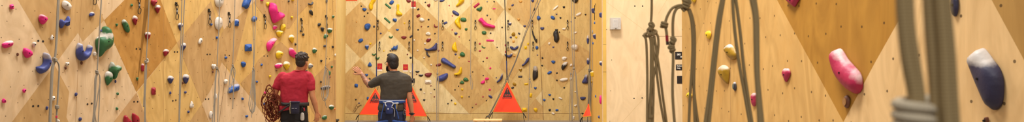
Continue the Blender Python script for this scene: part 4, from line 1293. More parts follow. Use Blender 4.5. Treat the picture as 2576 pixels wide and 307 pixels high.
gate('middle red gate standing clear of both people', P(1275.6, 206, dg), P(1240, 282, dg - .2), P(1315, 283.8, dg - .2))
gate('small red gate half hidden by ropes in the far corner', P(1481.5, 262, 19.3), P(1466, 294, 19.1), P(1487.6, 292, 18.9), sign=False, feet=(-1,))

# ------------------------------------------------------------------ notices, thermostat, logo, bin, bench
def card(name, label, cat, pl, x0, y0, x1, y1, mat, off=.006, th=.004, group=None):
    c = pl.hit((x0 + x1) / 2, (y0 + y1) / 2, off)
    w = (x1 - x0) * c.y / F; h = (y1 - y0) * c.y / F
    root = empty(name, c, label, cat, group); root.rotation_euler = pl.mat().to_euler()
    mb = MB(); mb.box((0, 0, 0), (w, h, th), bevel=.001)
    mesh_obj('panel', mb.v, mb.f, mat, root, False)
    return root, w, h
PRED = plain('poster_red', (186, 22, 34), .6, noise_amt=.1, scale=20); PYEL = plain('poster_flame_orange', (228, 106, 30), .6); PWHT = plain('poster_white', (232, 220, 206), .6)
def poster(label, x0, y0, x1, y1, yb):
    root, w, h = card('poster', label, 'poster', WB, x0, y0, x1, y1, PRED, .003, .008)
    mb = MB()
    rays = 9
    for i in range(rays):
        a = PI * (i + .5) / rays; l = h * (.30 if i % 2 else .36); a1, a2 = a - .13, a + .13
        mb.prism([Vector((math.cos(a1) * l * .25, math.sin(a1) * l * .25 - h * .02, .0042)), Vector((math.cos(a) * l, math.sin(a) * l - h * .02, .0042)), Vector((math.cos(a2) * l * .25, math.sin(a2) * l * .25 - h * .02, .0042))], Vector((0, 0, .002)))
    mb.box((0, -h * .05, .005), (w * .62, h * .05, .002))
    mb.box((0, -h * .16, .005), (w * .1, h * .2, .002))
    mesh_obj('emblem', mb.v, mb.f, PYEL, root, False)
    hb = (yb - y1) * DB / F
    mb = MB(); mb.box((0, -h / 2 - hb / 2 - .002, 0), (w, hb, .004), bevel=.001)
    mesh_obj('caption_strip', mb.v, mb.f, PWHT, root, False)
poster('red poster at the left shoulder side of the grey-shirted person', 949, 159.7, 961.5, 174.7, 179)
poster('red poster to the right of the dark-haired bearded head', 1014, 161.8, 1026.5, 176.5, 180)
poster('red poster high on the black strap, near the top', 1035, 3.5, 1046, 17.8, 21.5)
root, w, h = card('banner', 'orange banner at the top corner of the back wall', 'banner', WB, 867, -26, 899, 2.2, plain('banner_orange', (236, 96, 44), .7), .003, .008)
mb = MB(); mb.box((0, -h / 2 + .012, .006), (w, .02, .006)); mesh_obj('hem', mb.v, mb.f, plain('banner_hem', (214, 80, 34), .7), root, False)

SBLK = plain('notice_black', (34, 26, 26), .5); SWHT = plain('notice_lettering_white', (238, 230, 218), .5)
def notice(label, x0, y0, x1, y1, lines):
    root, w, h = card('notice', label, 'sign', WP, x0, y0, x1, y1, SBLK, .004, .004)
    for body, cx, cy, wd, ht, b in lines:
        vs, fs = text_mesh(body, .1, bold=b)
        ww = max(v.x for v in vs) * 2; hh = max(v.y for v in vs) * 2; s = DP / F
        mx, my = (x0 + x1) / 2, (y0 + y1) / 2
        mesh_obj('lettering', [Vector(((cx - mx) * s + v.x * wd * s / ww, -(cy - my) * s + v.y * ht * s / hh, v.z + .0045)) for v in vs], fs, SWHT, root, False)
notice('upper black notice reading DRY on the pale partition', 1698.3, 130.6, 1733, 149.2, [('DRY', 1708, 137.2, 9.5, 4.6, .006), ('AC', 1714.5, 142.8, 7.2, 4.6, .006)])
notice('middle black notice reading Employees Only on the pale partition', 1700.3, 162.4, 1728, 176.4, [('Employees', 1710.3, 166.3, 15.0, 4.2, .003), ('Only', 1707.5, 172.2, 8.6, 4.6, .003)])
notice('lowest black notice on the pale partition, mostly hidden', 1703.2, 191, 1732, 210.3, [('V', 1717.5, 198, 4, 4, .006)])
# thermostat in its clear guard
c = WP.hit(1547, 60, 0); s = DP / F
root = empty('thermostat', c, 'white thermostat in a clear guard box on the pale partition', 'thermostat'); root.rotation_euler = WP.mat().to_euler()
mb = MB(); mb.box((.3 * s, .5 * s, .018), (14 * s, 21 * s, .03), bevel=.006); body_ = mesh_obj('thermostat_body', mb.v, mb.f, plain('thermostat_white', (236, 228, 216), .4), root)
mb = MB(); mb.tube([(.5 * s, -3.2 * s, .032), (.5 * s, -3.2 * s, .037)], .02, 20); mesh_obj('dial', mb.v, mb.f, plain('thermostat_dial', (216, 206, 194), .4), root, False)
mb = MB(); mb.box((.3 * s, 6 * s, .034), (9 * s, 5 * s, .003)); mesh_obj('display', mb.v, mb.f, plain('thermostat_display', (196, 192, 186), .3), root, False)
gm, nt, b = new_mat('clear_guard_plastic'); b.inputs['Base Color'].default_value = s2l((226, 218, 212)); b.inputs['Roughness'].default_value = .25; b.inputs['Alpha'].default_value = .32
mb = MB(); W2, H2 = 26 * s, 29 * s; t = .004
mb.box((0, 0, .075), (W2, H2, t), bevel=.0015)
for sx in (-1, 1): mb.box((sx * (W2 - t) / 2, 0, .037), (t, H2, .074))
for sy in (-1, 1): mb.box((0, sy * (H2 - t) / 2, .037), (W2 - 2 * t, t, .074))
mesh_obj('guard_cover', mb.v, mb.f, gm, root, False)
mb = MB(); mb.box((0, 0, .003), (W2 * 1.04, H2 * 1.03, .004), bevel=.001); mesh_obj('guard_backplate', mb.v, mb.f, plain('guard_backplate', (214, 196, 170), .5), root, False)
mb = MB(); mb.box((0, -H2 / 2 + .012, .08), (.02, .02, .012), bevel=.003); mesh_obj('guard_lock', mb.v, mb.f, STEEL, root, False)
# painted line logo
logo = MB(); inkp = [[(888, 281), (893, 272), (897, 264), (900, 261)], [(890, 283), (896, 275), (903, 268), (909, 263)], [(893, 270), (896, 276), (892, 283)], [(897, 265), (900, 270), (897, 274)], [(900, 268), (906, 265), (910, 266)]]
for i, ln in enumerate(inkp):
    logo.tube(cr([WB.hit(x, y, .014) for x, y in ln], 4), .0042, 6)
lg = logo.build('wall_logo', plain('logo_ink', (74, 50, 30), .8), origin=WB.hit(898, 272)); tag(lg, 'thin dark line logo at the foot of the back wall', 'logo'); lg['kind'] = 'object'
# slim black post with a cap at the corner
c = P(845, 301, 15.4); c.z = 0
root = empty('floor_post', c, 'short black post on the floor at the left wall corner', 'post')
mb = MB(); mb.box(c + Vector((0, 0, .21)), (.09, .09, .42), bevel=.008); mb.build('post_shaft', plain('post_black', (52, 44, 38), .5), root)
mb = MB(); mb.box(c + Vector((0, 0, .445)), (.125, .125, .05), bevel=.012); mb.build('post_cap', plain('post_cap', (66, 56, 48), .5), root)
mb = MB(); mb.box(c + Vector((0, 0, .012)), (.16, .16, .024), bevel=.006); mb.build('base_plate', plain('post_base', (60, 52, 46), .5), root)
# bench
x0, x1 = P(1190, 304, 16).x, P(1263, 304, 16).x; zt = .415
root = empty('bench', ((x0 + x1) / 2, 16.2, 0), 'light plywood bench standing before the middle red gate', 'bench')
BW = wood('bench_plywood', (232, 192, 136), tnut=False)
def uvd(mb): mb.uv = [(v.x, v.y + v.z) for v in mb.v]; return mb
uvd(MB().box(((x0 + x1) / 2, 16.2, zt - .02), (x1 - x0, .5, .04), bevel=.008)).build('seat_board', BW, root)
for sx in (x0 + .06, x1 - .06):
    uvd(MB().box((sx, 16.2, (zt - .04) / 2), (.04, .44, zt - .04), bevel=.004)).build('leg', BW, root)
uvd(MB().box(((x0 + x1) / 2, 16.2, zt - .14), (x1 - x0 - .16, .03, .1), bevel=.004)).build('stretcher', BW, root)

# ------------------------------------------------------------------ foreground ropes
r = Rope('hanging_rope', 'olive rope tied in a figure-eight before the pale partition', 2.75, .0052, ROPEF, (1637, 80))
r.strand([(1639.6, 0), (1639.2, 30), (1637.5, 60), (1637, 72)], up=True)
r.knot(1637, 72, ax=(.3, 0, 1), size=1.5, length=6, turns=2); r.knot(1634, 86, ax=(1, 0, .3), name='cross_knot', size=1.3, length=7.5, turns=2)
r.strand([(1625, 84), (1621, 90), (1625, 100), (1627, 130), (1628.5, 200), (1628, 307)], down=True)
r.strand([(1634, 90), (1638, 110), (1638, 180), (1637, 230), (1633, 307)], down=True, r=.0062); r.strand([(1641, 92), (1643, 120), (1650, 160), (1654, 200), (1662, 260), (1673, 320)], down=True)
r.strand([(1638, 95), (1641, 140), (1639, 200), (1635, 260), (1636, 310)], down=True)
r.strand([(1648, 82), (1655, 92), (1656, 118), (1651, 160), (1644, 195), (1637, 240), (1637, 310)], down=True); r.strand([(1646, 90), (1653, 140), (1661, 190), (1667, 240), (1677, 310)], down=True)
r.strand([(1643, 96), (1642, 150), (1644, 220), (1642, 310)], down=True)
r.knot(1636, 294, ax=(1, 0, 0), name='stopper_knot', fig8=False, size=1.1, length=2.6)
r = Rope('hanging_rope', 'olive rope with a big knot and red-taped tail at the partition edge', 2.45, .0052, ROPEF, (1726, 15))
r.strand([(1722, -12), (1724, 5), (1727, 20)], up=True); r.strand([(1731, -12), (1729, 5), (1726, 20)], up=True)
r.knot(1726, 14, ax=(.25, 0, 1), size=2.0, length=6)
r.strand([(1722, 13), (1706, 14), (1690, 22), (1679, 40), (1674, 56)], name='tail'); r.knot(1671, 63, ax=(.2, 0, 1), name='stopper_knot', size=1.9, length=3.2, turns=2, fig8=False)
r.strand([(1674, 66), (1676.5, 80), (1677.5, 90)], name='tail'); r.strand([(1677.5, 89), (1678, 97), (1678.5, 104)], name='tape_mark', mat=plain('red_rope_tape', (176, 30, 46), .7), r=.0056)
r.strand([(1678.5, 104), (1679, 113)], name='tail_end', mat=plain('charred_rope_end', (78, 54, 44), .8))
r.strand([(1721, 18), (1705, 20), (1696, 34), (1692.5, 60), (1693, 100)], name='loop'); r.knot(1692, 106, name='stopper_knot', ax=(.35, 0, 1), size=1.25, length=4.2, turns=2); r.knot(1691.5, 124, name='stopper_knot', ax=(-.45, 0, 1), size=1.25, length=3.6, turns=2)
r.strand([(1693, 120), (1693.5, 150), (1692, 200), (1692.5, 250), (1697, 310)], down=True)
r.strand([(1730, 22), (1737, 40), (1741, 70), (1742.5, 120), (1740, 180), (1736, 240), (1733, 310)], down=True); r.strand([(1734, 22), (1742, 45), (1747, 80), (1747.5, 130), (1746, 190), (1746, 240), (1748, 310)], down=True)
r.strand([(1732, 24), (1741, 60), (1745, 110), (1744, 190), (1748, 250), (1756, 310)], down=True)
r = Rope('hanging_rope', 'soft olive rope pair left of the upper mustard hold, bowing left', 2.0, .0058, ROPEF, (1800, 100))
r.strand([(1816, 0), (1808, 40), (1801, 90), (1794, 150), (1785, 230), (1774, 310)], up=True, down=True); r.strand([(1820, 0), (1812.5, 45), (1805, 100), (1798, 165), (1790, 240), (1783, 310)], up=True, down=True)
r = Rope('hanging_rope', 'soft olive rope pair right of the upper mustard hold, bowing right', 2.0, .0050, ROPEF, (1856, 100))
r.strand([(1843, 0), (1846, 50), (1851, 100), (1861, 170), (1872, 230), (1886, 310)], up=True, down=True); r.strand([(1851, 0), (1858, 50), (1864, 100), (1871, 170), (1881, 240), (1892, 310)], up=True, down=True)
r = Rope('hanging_rope', 'thick soft olive rope hanging left of the rose teardrop hold', 1.55, .0056, ROPEF, (1900, 100))
r.strand([(1891, 0), (1899, 45), (1901, 110), (1903, 180), (1907, 240), (1911, 310)], up=True, down=True); r.strand([(1898, 0), (1904, 50), (1905, 110), (1906, 190), (1911, 250), (1917, 310)], up=True, down=True)
r = Rope('hanging_rope', 'very near blurred rope bundle with a wrapped knot at the right', .62, .0054, ROPEF, (2300, 260))
r.strand([(2268, -20), (2272, 60), (2282, 150), (2297, 230), (2300, 270)], up=True, n=10); r.strand([(2283, -20), (2288, 70), (2300, 150), (2312, 230), (2312, 270)], up=True, n=10, r=.0050)
r.strand([(2336, -20), (2340, 60), (2346, 140), (2352, 220), (2356, 320)], up=True, down=True, n=10); r.strand([(2362, -20, .01), (2368, 60, .01), (2374, 140, .01), (2378, 230, .01), (2384, 320, .01)], up=True, down=True, n=10)
r.strand([(2375, -20), (2382, 70), (2389, 150), (2394, 240), (2400, 320)], up=True, down=True, n=10)
mb = MB(); c = r.at(2298, 283); pts = []
for i in range(12 * 5 + 1):
    a = 2 * PI * i / 12; t = i / 12 - 1.2
    pts.append(c + Vector((math.cos(a) * .0135, math.sin(a) * .0125, -t * .0098)))
mb.tube(pts, .0052, 10); mb.build('wrapped_knot', cord('rope_sheath_pale', (206, 190, 164), (166, 150, 126), 70), r.root)
r.strand([(2292, 300), (2290, 330)], name='tail', down=True, n=10)
# ------------------------------------------------------------------ people
def skin_mat(name, rgb, tattoo=None):
    if name in MATS: return MATS[name]
    m, nt, b = new_mat(name); tc = N(nt, 'ShaderNodeTexCoord')
    nz = N(nt, 'ShaderNodeTexNoise'); nz.inputs['Scale'].default_value = 14; nz.inputs['Detail'].default_value = 4
    nt.links.new(tc.outputs['Object'], nz.inputs['Vector']); c = s2l(rgb)
    col = mixc(nt, nz.outputs['Fac'], (c[0] * .85, c[1] * .74, c[2] * .7, 1), (min(1, c[0] * 1.1), c[1] * 1.1, c[2] * 1.1, 1))
    if tattoo:                                   # inked forearm: dark line work on the skin itself
        a, bb, r = tattoo; mid = (a + bb) / 2
        vd = N(nt, 'ShaderNodeVectorMath', operation='DISTANCE'); nt.links.new(tc.outputs['Object'], vd.inputs[0]); vd.inputs[1].default_value = mid
        near = mathn(nt, 'LESS_THAN', vd.outputs['Value'], r)
        n2 = N(nt, 'ShaderNodeTexNoise'); n2.inputs['Scale'].default_value = 34; n2.inputs['Detail'].default_value = 2; n2.inputs['Distortion'].default_value = 1.5
        nt.links.new(tc.outputs['Object'], n2.inputs['Vector'])
        ink = mathn(nt, 'GREATER_THAN', n2.outputs['Fac'], .47)
        col = mixc(nt, mathn(nt, 'MULTIPLY', mathn(nt, 'MULTIPLY', near, ink), .62), col, s2l((62, 56, 52)))
    nt.links.new(col, b.inputs['Base Color']); b.inputs['Roughness'].default_value = .55
    b.inputs['Subsurface Weight'].default_value = 0
    MATS[name] = m; return m

TEX = bpy.data.textures.new('cloth_folds', 'CLOUDS'); TEX.noise_scale = .11; TEX.noise_depth = 2
TEXH = bpy.data.textures.new('hair_tufts', 'CLOUDS'); TEXH.noise_scale = .025; TEXH.noise_depth = 2
def fuse(mb, name, mat, parent, voxel, smooth=4, disp=0, tex=None):
    """one continuous surface from overlapping volumes"""
    o = mb.build(name, mat, parent)
    md = o.modifiers.new('remesh', 'REMESH'); md.mode = 'VOXEL'; md.voxel_size = voxel; md.use_smooth_shade = True
    if smooth:
        s = o.modifiers.new('smooth', 'SMOOTH'); s.factor = .5; s.iterations = smooth
    if disp:
        d = o.modifiers.new('folds', 'DISPLACE'); d.texture = tex or TEX; d.strength = disp; d.mid_level = .5; d.texture_coords = 'LOCAL'
    return o

def ering(c, rx, ry, n=28, tilt=0):
    return [Vector((c[0] + rx * math.copysign(abs(math.cos(2 * PI * i / n)) ** .85, math.cos(2 * PI * i / n)), c[1] + ry * math.sin(2 * PI * i / n), c[2] + tilt * math.cos(2 * PI * i / n))) for i in range(n)]

def hand(mb, wrist, d, n, thumb, curl=.35, spread=.12, k=1.0, tcurl=.3):
    """palm, four fingers of different lengths with bent knuckles, thumb leaving the side of the palm"""
    d, n = Vector(d).normalized(), Vector(n).normalized(); n = (n - d * n.dot(d)).normalized()
    s = d.cross(n).normalized() * thumb                      # towards the thumb side
    wrist = Vector(wrist)
    for i, ln in enumerate((.92, 1.0, .95, .78)):            # index .. little
        off = (1.5 - i)
        base = wrist + d * .012 * k + s * off * .011 * k
        kn = wrist + d * (.088 - .006 * abs(off - .5)) * k + s * off * .0205 * k
        mb.capsule([base, kn], [.0135 * k, .0115 * k], 10)
        dd = (d + s * off * spread).normalized(); p = kn; q = [p]; rads = [.0095 * k]
        for j, (L, cb) in enumerate(((.044, .7), (.027, 1.2), (.021, 1.0))):
            ax = dd.cross(n).normalized(); a = curl * cb
            dd2 = (dd * math.cos(a) + n * math.sin(a)).normalized(); n = (n * math.cos(a) - dd * math.sin(a)).normalized() if j < 0 else n
            dd = dd2; p = p + dd * L * ln * k; q.append(p); rads.append((.0088, .0080, .0068)[j] * k)
        mb.capsule(q, rads, 10)
    t0 = wrist + d * .022 * k + s * .022 * k; t1 = t0 + (d * .62 + s * .75 + n * .2 * tcurl).normalized() * .042 * k
    t2 = t1 + (d * .85 + s * .42 + n * tcurl).normalized() * .033 * k; t3 = t2 + (d * .95 + s * .15 + n * tcurl).normalized() * .026 * k
    mb.capsule([wrist + d * .012 * k + s * .010 * k, t0, t1, t2, t3], [.014 * k, .0145 * k, .0115 * k, .0100 * k, .0082 * k], 10)

def foot_shoe(mb, ankle, fwd):
    a = Vector(ankle); f = Vector(fwd).normalized()
    mb.capsule([Vector((a.x, a.y, .05)) - f * .04, Vector((a.x, a.y, .05)) + f * .06, Vector((a.x, a.y, .04)) + f * .16], [.046, .046, .036])
    mb.capsule([Vector((a.x, a.y, .10)), Vector((a.x, a.y, .06))], [.047, .05])

def band(rings_fn, z0, z1, th):
    """belt: closed loop of webbing round a body, rings_fn(z) -> (cx, cy, rx, ry)"""
    def rg(z, e):
        cx, cy, rx, ry = rings_fn(z); return ering((cx, cy, z), rx + e, ry + e, 36)
    mb = MB(); mb.loft([rg(z0, 0), rg(z0, th), rg((z0 + z1) / 2, th * 1.15), rg(z1, th), rg(z1, 0)], cap=False)
    return mb

def limbloop(c, ax, rx, ry, r, n=24):
    ax = Vector(ax).normalized(); s = ax.cross(Vector((0, 1, 0))).normalized(); f = s.cross(ax)
    mb = MB(); mb.tube([Vector(c) + s * math.cos(2 * PI * i / n) * rx + f * math.sin(2 * PI * i / n) * ry for i in range(n)], r, 8, True); return mb

def head(body, face, hair_c, c, yaw, k=1.0):
    """skull, jaw, nose, ears in the body surface; returns a function from head space to world (x right, y forward, z up)"""
    R = Matrix.Rotation(yaw, 3, 'Z')
    def w(x, y, z): return Vector(c) + R @ Vector((x * k, y * k, z * k))
    body.ell(w(0, -.012, .03), (.077 * k, .096 * k, .098 * k), R)
    body.ell(w(0, .028, -.045), (.060 * k, .062 * k, .074 * k), R)          # face and jaw
    body.ell(w(0, .060, -.100), (.030 * k, .022 * k, .020 * k), R)          # chin
    body.capsule([w(0, .088, .005), w(0, .106, -.032)], [.010 * k, .014 * k])  # nose
    body.capsule([w(-.036, .078, .022), w(.036, .078, .022)], [.012 * k, .012 * k])   # brow
    for sx in (-1, 1):
        body.ell(w(sx * .080, -.008, -.018), (.010 * k, .020 * k, .032 * k), R)      # ears
    body.capsule([w(-.022, .082, -.066), w(.022, .082, -.066)], [.009 * k, .009 * k])  # lips
    return w

def face_bits(w, root, brow, k=1.0):
    mb = MB()
    for sx in (-1, 1): mb.ell(w(sx * .031, .080, .004), (.0125, .008, .009))
    mb.build('eye', plain('eye_white', (225, 215, 205), .3), root)
    mb = MB()
    for sx in (-1, 1): mb.ell(w(sx * .031, .0865, .004), (.0055, .004, .0055))
    mb.build('iris', plain('eye_brown', (60, 38, 24), .3), root)
    mb = MB()
    for sx in (-1, 1): mb.capsule([w(sx * .016, .089, .026), w(sx * .034, .088, .031), w(sx * .048, .078, .025)], [.005, .0055, .004], 8)
    mb.build('eyebrow', brow, root)
    mb = MB(); mb.capsule([w(-.020, .090, -.066), w(0, .093, -.064), w(.020, .090, -.066)], [.004, .006, .004], 8)
    mb.build('lips', plain('lips', (178, 96, 82), .5), root)

DM = 9.7; PX = DM / F
def HQ(x, y, dy=0): return P(x, y, DM) + Vector((0, dy, 0))
def rings(L, dy=0): return [ering(HQ(x, y, dy), hw * PX, hd) for x, y, hw, hd in L]

# ---- person in the red shirt
root1 = empty('person', Vector((HQ(742, 300).x, DM, 0)), 'person in red tee seen from behind, carrying a coiled maroon rope', 'person')
SK1 = skin_mat('skin_fair', (208, 142, 100))
bd = MB()
w1 = head(bd, None, None, HQ(760, 157, .015), math.radians(-14))
bd.capsule([HQ(757, 168, .01), HQ(753, 178, 0), HQ(750, 188, -.01)], [.056, .055, .066])
bd.loft(rings([(750, 184, 20, .07), (748, 190, 33, .085), (744, 205, 33, .095), (742, 225, 31, .098), (741, 245, 29, .10), (740, 262, 29, .105), (740, 285, 31, .11), (740, 300, 29, .105)]))
bd.capsule([HQ(707, 195), HQ(696, 221, -.01), HQ(691, 240, -.01)], [.056, .050, .043])
bd.capsule([HQ(691, 240, -.01), HQ(697, 247, .07), HQ(704, 248, .15)], [.043, .042, .032])
hand(bd, HQ(705, 248, .16), (.55, .6, -.1), (0, -.2, -1), 1, curl=.9, spread=.02)
bd.capsule([HQ(779, 195), HQ(783, 222, -.01), HQ(787, 243, -.015)], [.056, .048, .041])
bd.capsule([HQ(787, 243, -.015), HQ(791, 258, .005), HQ(795, 281, .03)], [.041, .042, .027])
hand(bd, HQ(795.3, 282, .032), (.03, .12, -1), (-.75, .6, 0), 1, curl=.5, spread=.05)
hipL, hipR = HQ(725, 288), HQ(756, 288)
for hp, sx in ((hipL, -1), (hipR, 1)):
    bd.capsule([hp, Vector((hp.x + sx * .02, DM + .02, .50)), Vector((hp.x + sx * .03, DM - .01, .09))], [.09, .058, .042])
fuse(bd, 'body', SK1, root1, .0052, 3)
HAIR1 = plain('hair_brown', (56, 38, 26), .6, scale=60, noise_amt=.3, bump=.6)
hr = MB(); R = Matrix.Rotation(math.radians(-14), 3, 'Z')
hr.ell(w1(0, -.018, .058), (.088, .102, .086), R); hr.ell(w1(0, -.050, .005), (.074, .062, .078), R); hr.ell(w1(.02, .0, .112), (.055, .07, .032), R)
rnd = random.Random(3)
for i in range(70):                                   # tousled locks, longest on the crown
    a = rnd.uniform(0, 2 * PI); e = rnd.uniform(.05, 1.5)
    up = max(0, math.cos(e))
    p = w1(.082 * math.cos(a) * math.sin(e), -.020 + .096 * math.sin(a) * math.sin(e), .058 + .082 * math.cos(e))
    if (p - w1(0, .11, .0)).length < .085: continue
    q = p + R @ Vector((math.cos(a + .5) * .016 * math.sin(e) + rnd.uniform(-.01, .014), math.sin(a + .5) * .016 * math.sin(e), .018 * up - .022 * (1 - up)))
    hr.capsule([p, q], [.013, .004], 8)
fuse(hr, 'hair', HAIR1, root1, .0042, 2, .008, TEXH)
face_bits(w1, root1, HAIR1)
RED = plain('red_cotton', (184, 32, 54), .85, scale=120, noise_amt=.05)
sh = MB()
sh.loft(rings([(753, 177.5, 13.5, .066), (752, 181, 19, .076), (749, 184, 27, .086), (746, 189, 38, .10), (744, 197, 42.5, .117), (743, 207, 40.5, .124), (742, 220, 37, .126), (741, 236, 34.5, .124), (740, 250, 34, .126), (740.5, 257, 34.5, .13), (742, 262.5, 33.5, .126)]))
sh.capsule([HQ(712, 193), HQ(702, 206), HQ(696.5, 219, -.01)], [.072, .070, .064]); sh.capsule([HQ(774, 192), HQ(781, 206), HQ(782.5, 222, -.01)], [.072, .068, .062])
fuse(sh, 'shirt', RED, root1, .0075, 5, .022)
mb = MB(); mb.tube([HQ(753, 178.2, -.004) + Vector((math.cos(a) * .077, math.sin(a) * .068, .004 * math.sin(a))) for a in [2 * PI * i / 24 for i in range(24)]], .008, 8, True)
mb.build('collar', plain('red_rib_knit', (176, 26, 44), .9), root1)
BLK = plain('black_climbing_trousers', (36, 30, 30), .85, noise_amt=.2, scale=14)
tr = MB(); tr.loft(rings([(740, 259, 32, .118), (739.5, 270, 33, .128), (739, 283, 34, .136), (739, 300, 33, .13), (740, 312, 31, .12)]))
for hp, sx in ((hipL, -1), (hipR, 1)):
    tr.capsule([hp, Vector((hp.x + sx * .02, DM + .02, .50)), Vector((hp.x + sx * .03, DM - .01, .12))], [.108, .080, .066])
fuse(tr, 'trousers', BLK, root1, .0085, 4, .014)
sm = MB(); [foot_shoe(sm, (hp.x + sx * .03, DM - .01, .09), (sx * .15, 1, 0)) for hp, sx in ((hipL, -1), (hipR, 1))]
fuse(sm, 'shoes', plain('shoe_black', (40, 38, 40), .6), root1, .008, 3)
HG = plain('harness_grey_webbing', (64, 58, 54), .85); HR = plain('harness_red_panel', (184, 36, 54), .8)
waist1 = lambda z: (HQ(740, 262).x, DM, 35 * PX, .136)
zz = lambda y: HQ(740, y).z
band(waist1, zz(266), zz(257.5), .010).build('harness_belt', HG, root1)
def arcband(fn, a0, a1, zlo, zhi, th, n=18):
    mb = MB(); rows = []
    for i in range(n + 1):
        t = i / n; a = math.radians(a0 + (a1 - a0) * t); lo, hi = zlo(t), zhi(t)
        def q(z, e):
            cx, cy, rx, ry = fn(z); return Vector((cx + (rx + e) * math.cos(a), cy + (ry + e) * math.sin(a), z))
        rows.append([q(lo, 0), q(lo, th), q((lo + hi) / 2, th * 1.2), q(hi, th), q(hi, 0)])
    return mb.loft(rows)
hipw = lambda z: (HQ(739, 270).x, DM, 36 * PX, .146)
arcband(hipw, 172, 268, lambda t: zz(285 - 10 * t), lambda t: zz(264 + 2 * t), .012).build('harness_hip_pad', HR, root1)
mb = MB(); mb.tube(cr([HQ(712, 281, -.165), HQ(722, 275, -.180), HQ(731, 268, -.18), HQ(741, 262, -.165), HQ(748, 259, -.16)], 5), .011, 8); mb.tube(cr([HQ(716, 258, -.14), HQ(728, 262, -.16), HQ(738, 260, -.165)], 4), .012, 8)
mb.build('harness_strap', plain('harness_strap_black', (44, 40, 40), .8), root1)
for sx, hp in ((-1, hipL), (1, hipR)):
    limbloop(hp + Vector((0, 0, -.10)), (sx * .25, 0, 1), .118, .118, .017).build('leg_loop', plain('harness_strap_black', (44, 40, 40), .8), root1)
# chalk bag
cb = MB(); cc = HQ(753.5, 269, -.20); n = 20
cb.loft([[cc + Vector((math.cos(a) * rr, math.sin(a) * rr * .62, dz)) for a in [2 * PI * i / n for i in range(n)]] for dz, rr in ((-.088, .02), (-.085, .050), (-.06, .060), (0, .062), (.055, .060), (.082, .066), (.086, .060), (.06, .05))])
chb = cb.build('chalk_bag', plain('chalk_bag_navy', (44, 40, 62), .85), root1)
rim = MB(); rim.tube([cc + Vector((math.cos(a) * .065, math.sin(a) * .041, .078)) for a in [2 * PI * i / n for i in range(n)]], .008, 6, True)
rim.build('chalk_bag_rim', plain('chalk_bag_rim', (60, 56, 82), .85), chb)
st = MB()
for dx in (-.02, .022): st.box(cc + Vector((dx, -.0385, -.012)), (.030, .004, .006))
st.build('chalk_bag_stripe', plain('stripe_silver', (176, 172, 184), .5), chb)
tp = MB(); tp.tube(cr([HQ(739.5, 254, -.165), HQ(741.5, 262, -.185), HQ(740.5, 272, -.19), HQ(741, 284, -.185)], 5), .0075, 8); tp.build('waist_cord', plain('cord_cream', (196, 176, 128), .8), root1)
bd_ = MB(); c = HQ(767, 292, -.12)
bd_.loft([[c + Vector((math.cos(a) * rx, math.sin(a) * .014, dz)) for a in [2 * PI * i / 16 for i in range(16)]] for dz, rx in ((-.055, .014), (-.048, .026), (-.02, .030), (.02, .027), (.048, .020), (.056, .010))])
bd_.build('belay_device', plain('belay_device_white', (214, 206, 196), .35), root1)
hg = MB(); hg.tube(cr([HQ(766, 268, -.11), HQ(769, 273, -.12), HQ(769.5, 280, -.12), HQ(767, 285, -.12), HQ(765, 279, -.12), HQ(764.5, 272, -.115)], 5, True), .005, 8, True)
hg.build('carabiner', DSTEEL, root1)
rr_ = MB(); rr_.capsule([HQ(770, 272, -.10), HQ(771, 277, -.10)], [.011, .009]); rr_.build('red_sling', HR, root1)

# coil of rope on the left hip
coil = empty('rope_coil', HQ(692, 262, -.05), 'loose maroon rope coil held at the red-shirted person\'s left hip', 'rope coil')
CR = cord('rope_sheath_maroon', (138, 66, 40), (70, 26, 24), 14)
rnd = random.Random(11)
def cloop(pts, dy, r=.0062):
    mb = MB(); mb.tube(cr([HQ(x, y, dy + rnd.uniform(-.015, .015)) for x, y in pts], 7, True), r, 8, True)
    return mb.build('rope_loop', CR, coil)
cloop([(700, 242), (684, 222), (672, 238), (663, 256), (665, 268), (676, 275), (686, 268), (694, 252)], -.08)
cloop([(690, 224), (684, 213), (678, 219), (675, 229), (681, 236), (688, 231)], -.10); cloop([(686, 218), (678, 215), (673, 224), (679, 233), (690, 238), (694, 228)], -.06)
for i in range(19):
    cx = rnd.uniform(686, 702); ra = rnd.uniform(5, 14); rb_ = rnd.uniform(19, 31); tilt = math.radians(rnd.uniform(-28, 16)); cy = rnd.uniform(262, 284)
    if i % 4 == 0: cx -= 6; ra += 4; cy -= 6
    ph = rnd.uniform(0, 6.28); pts = []
    for k in range(9):
        a = 2 * PI * k / 9; q = 1 + .22 * math.sin(2 * a + ph) + rnd.uniform(-.08, .08)
        u, v = ra * q * math.cos(a), rb_ * q * math.sin(a)
        pts.append((min(cx + u * math.cos(tilt) - v * math.sin(tilt), 713), max(cy + u * math.sin(tilt) + v * math.cos(tilt), 236)))
    cloop(pts, rnd.uniform(-.17, -.04), .0055)
for (x, y) in ((696, 246), (699, 254)):
    mb = MB(); knot(mb, HQ(x, y, -.10), (1, 0, .4), .0062, 3, 2.6, 6, False); mb.build('rope_wrap', CR, coil)

# ---- person in the grey shirt
root2 = empty('person', Vector((HQ(988, 300).x, DM, 0)), 'bearded person in dark grey tee raising the left hand, seen from behind', 'person')
SK2 = skin_mat('skin_inked', (200, 136, 96), (HQ(925, 217, .06) - root2.location, HQ(908, 190, .1) - root2.location, .125))
bd = MB(); yaw2 = math.radians(38)
w2 = head(bd, None, None, HQ(985.5, 159, .02), yaw2)
bd.capsule([HQ(988, 168, .01), HQ(990, 178, 0), HQ(991, 188, -.01)], [.055, .055, .066])
bd.loft(rings([(991, 184, 20, .07), (993, 190, 32, .085), (995, 205, 32, .095), (993, 225, 31, .098), (989, 245, 28, .10), (986, 262, 28, .105), (985, 285, 30, .11), (985, 300, 28, .105)]))
bd.capsule([HQ(964, 197), HQ(944, 208, .02), HQ(927.5, 214.5, .04)], [.056, .050, .044])
bd.capsule([HQ(927.5, 214.5, .04), HQ(918, 204, .08), HQ(906, 187, .12)], [.044, .045, .028])
hand(bd, HQ(905.5, 186, .122), (-.76, .10, .64), (-.25, .95, -.1), 1, curl=.14, spread=.06, k=.98, tcurl=.1)
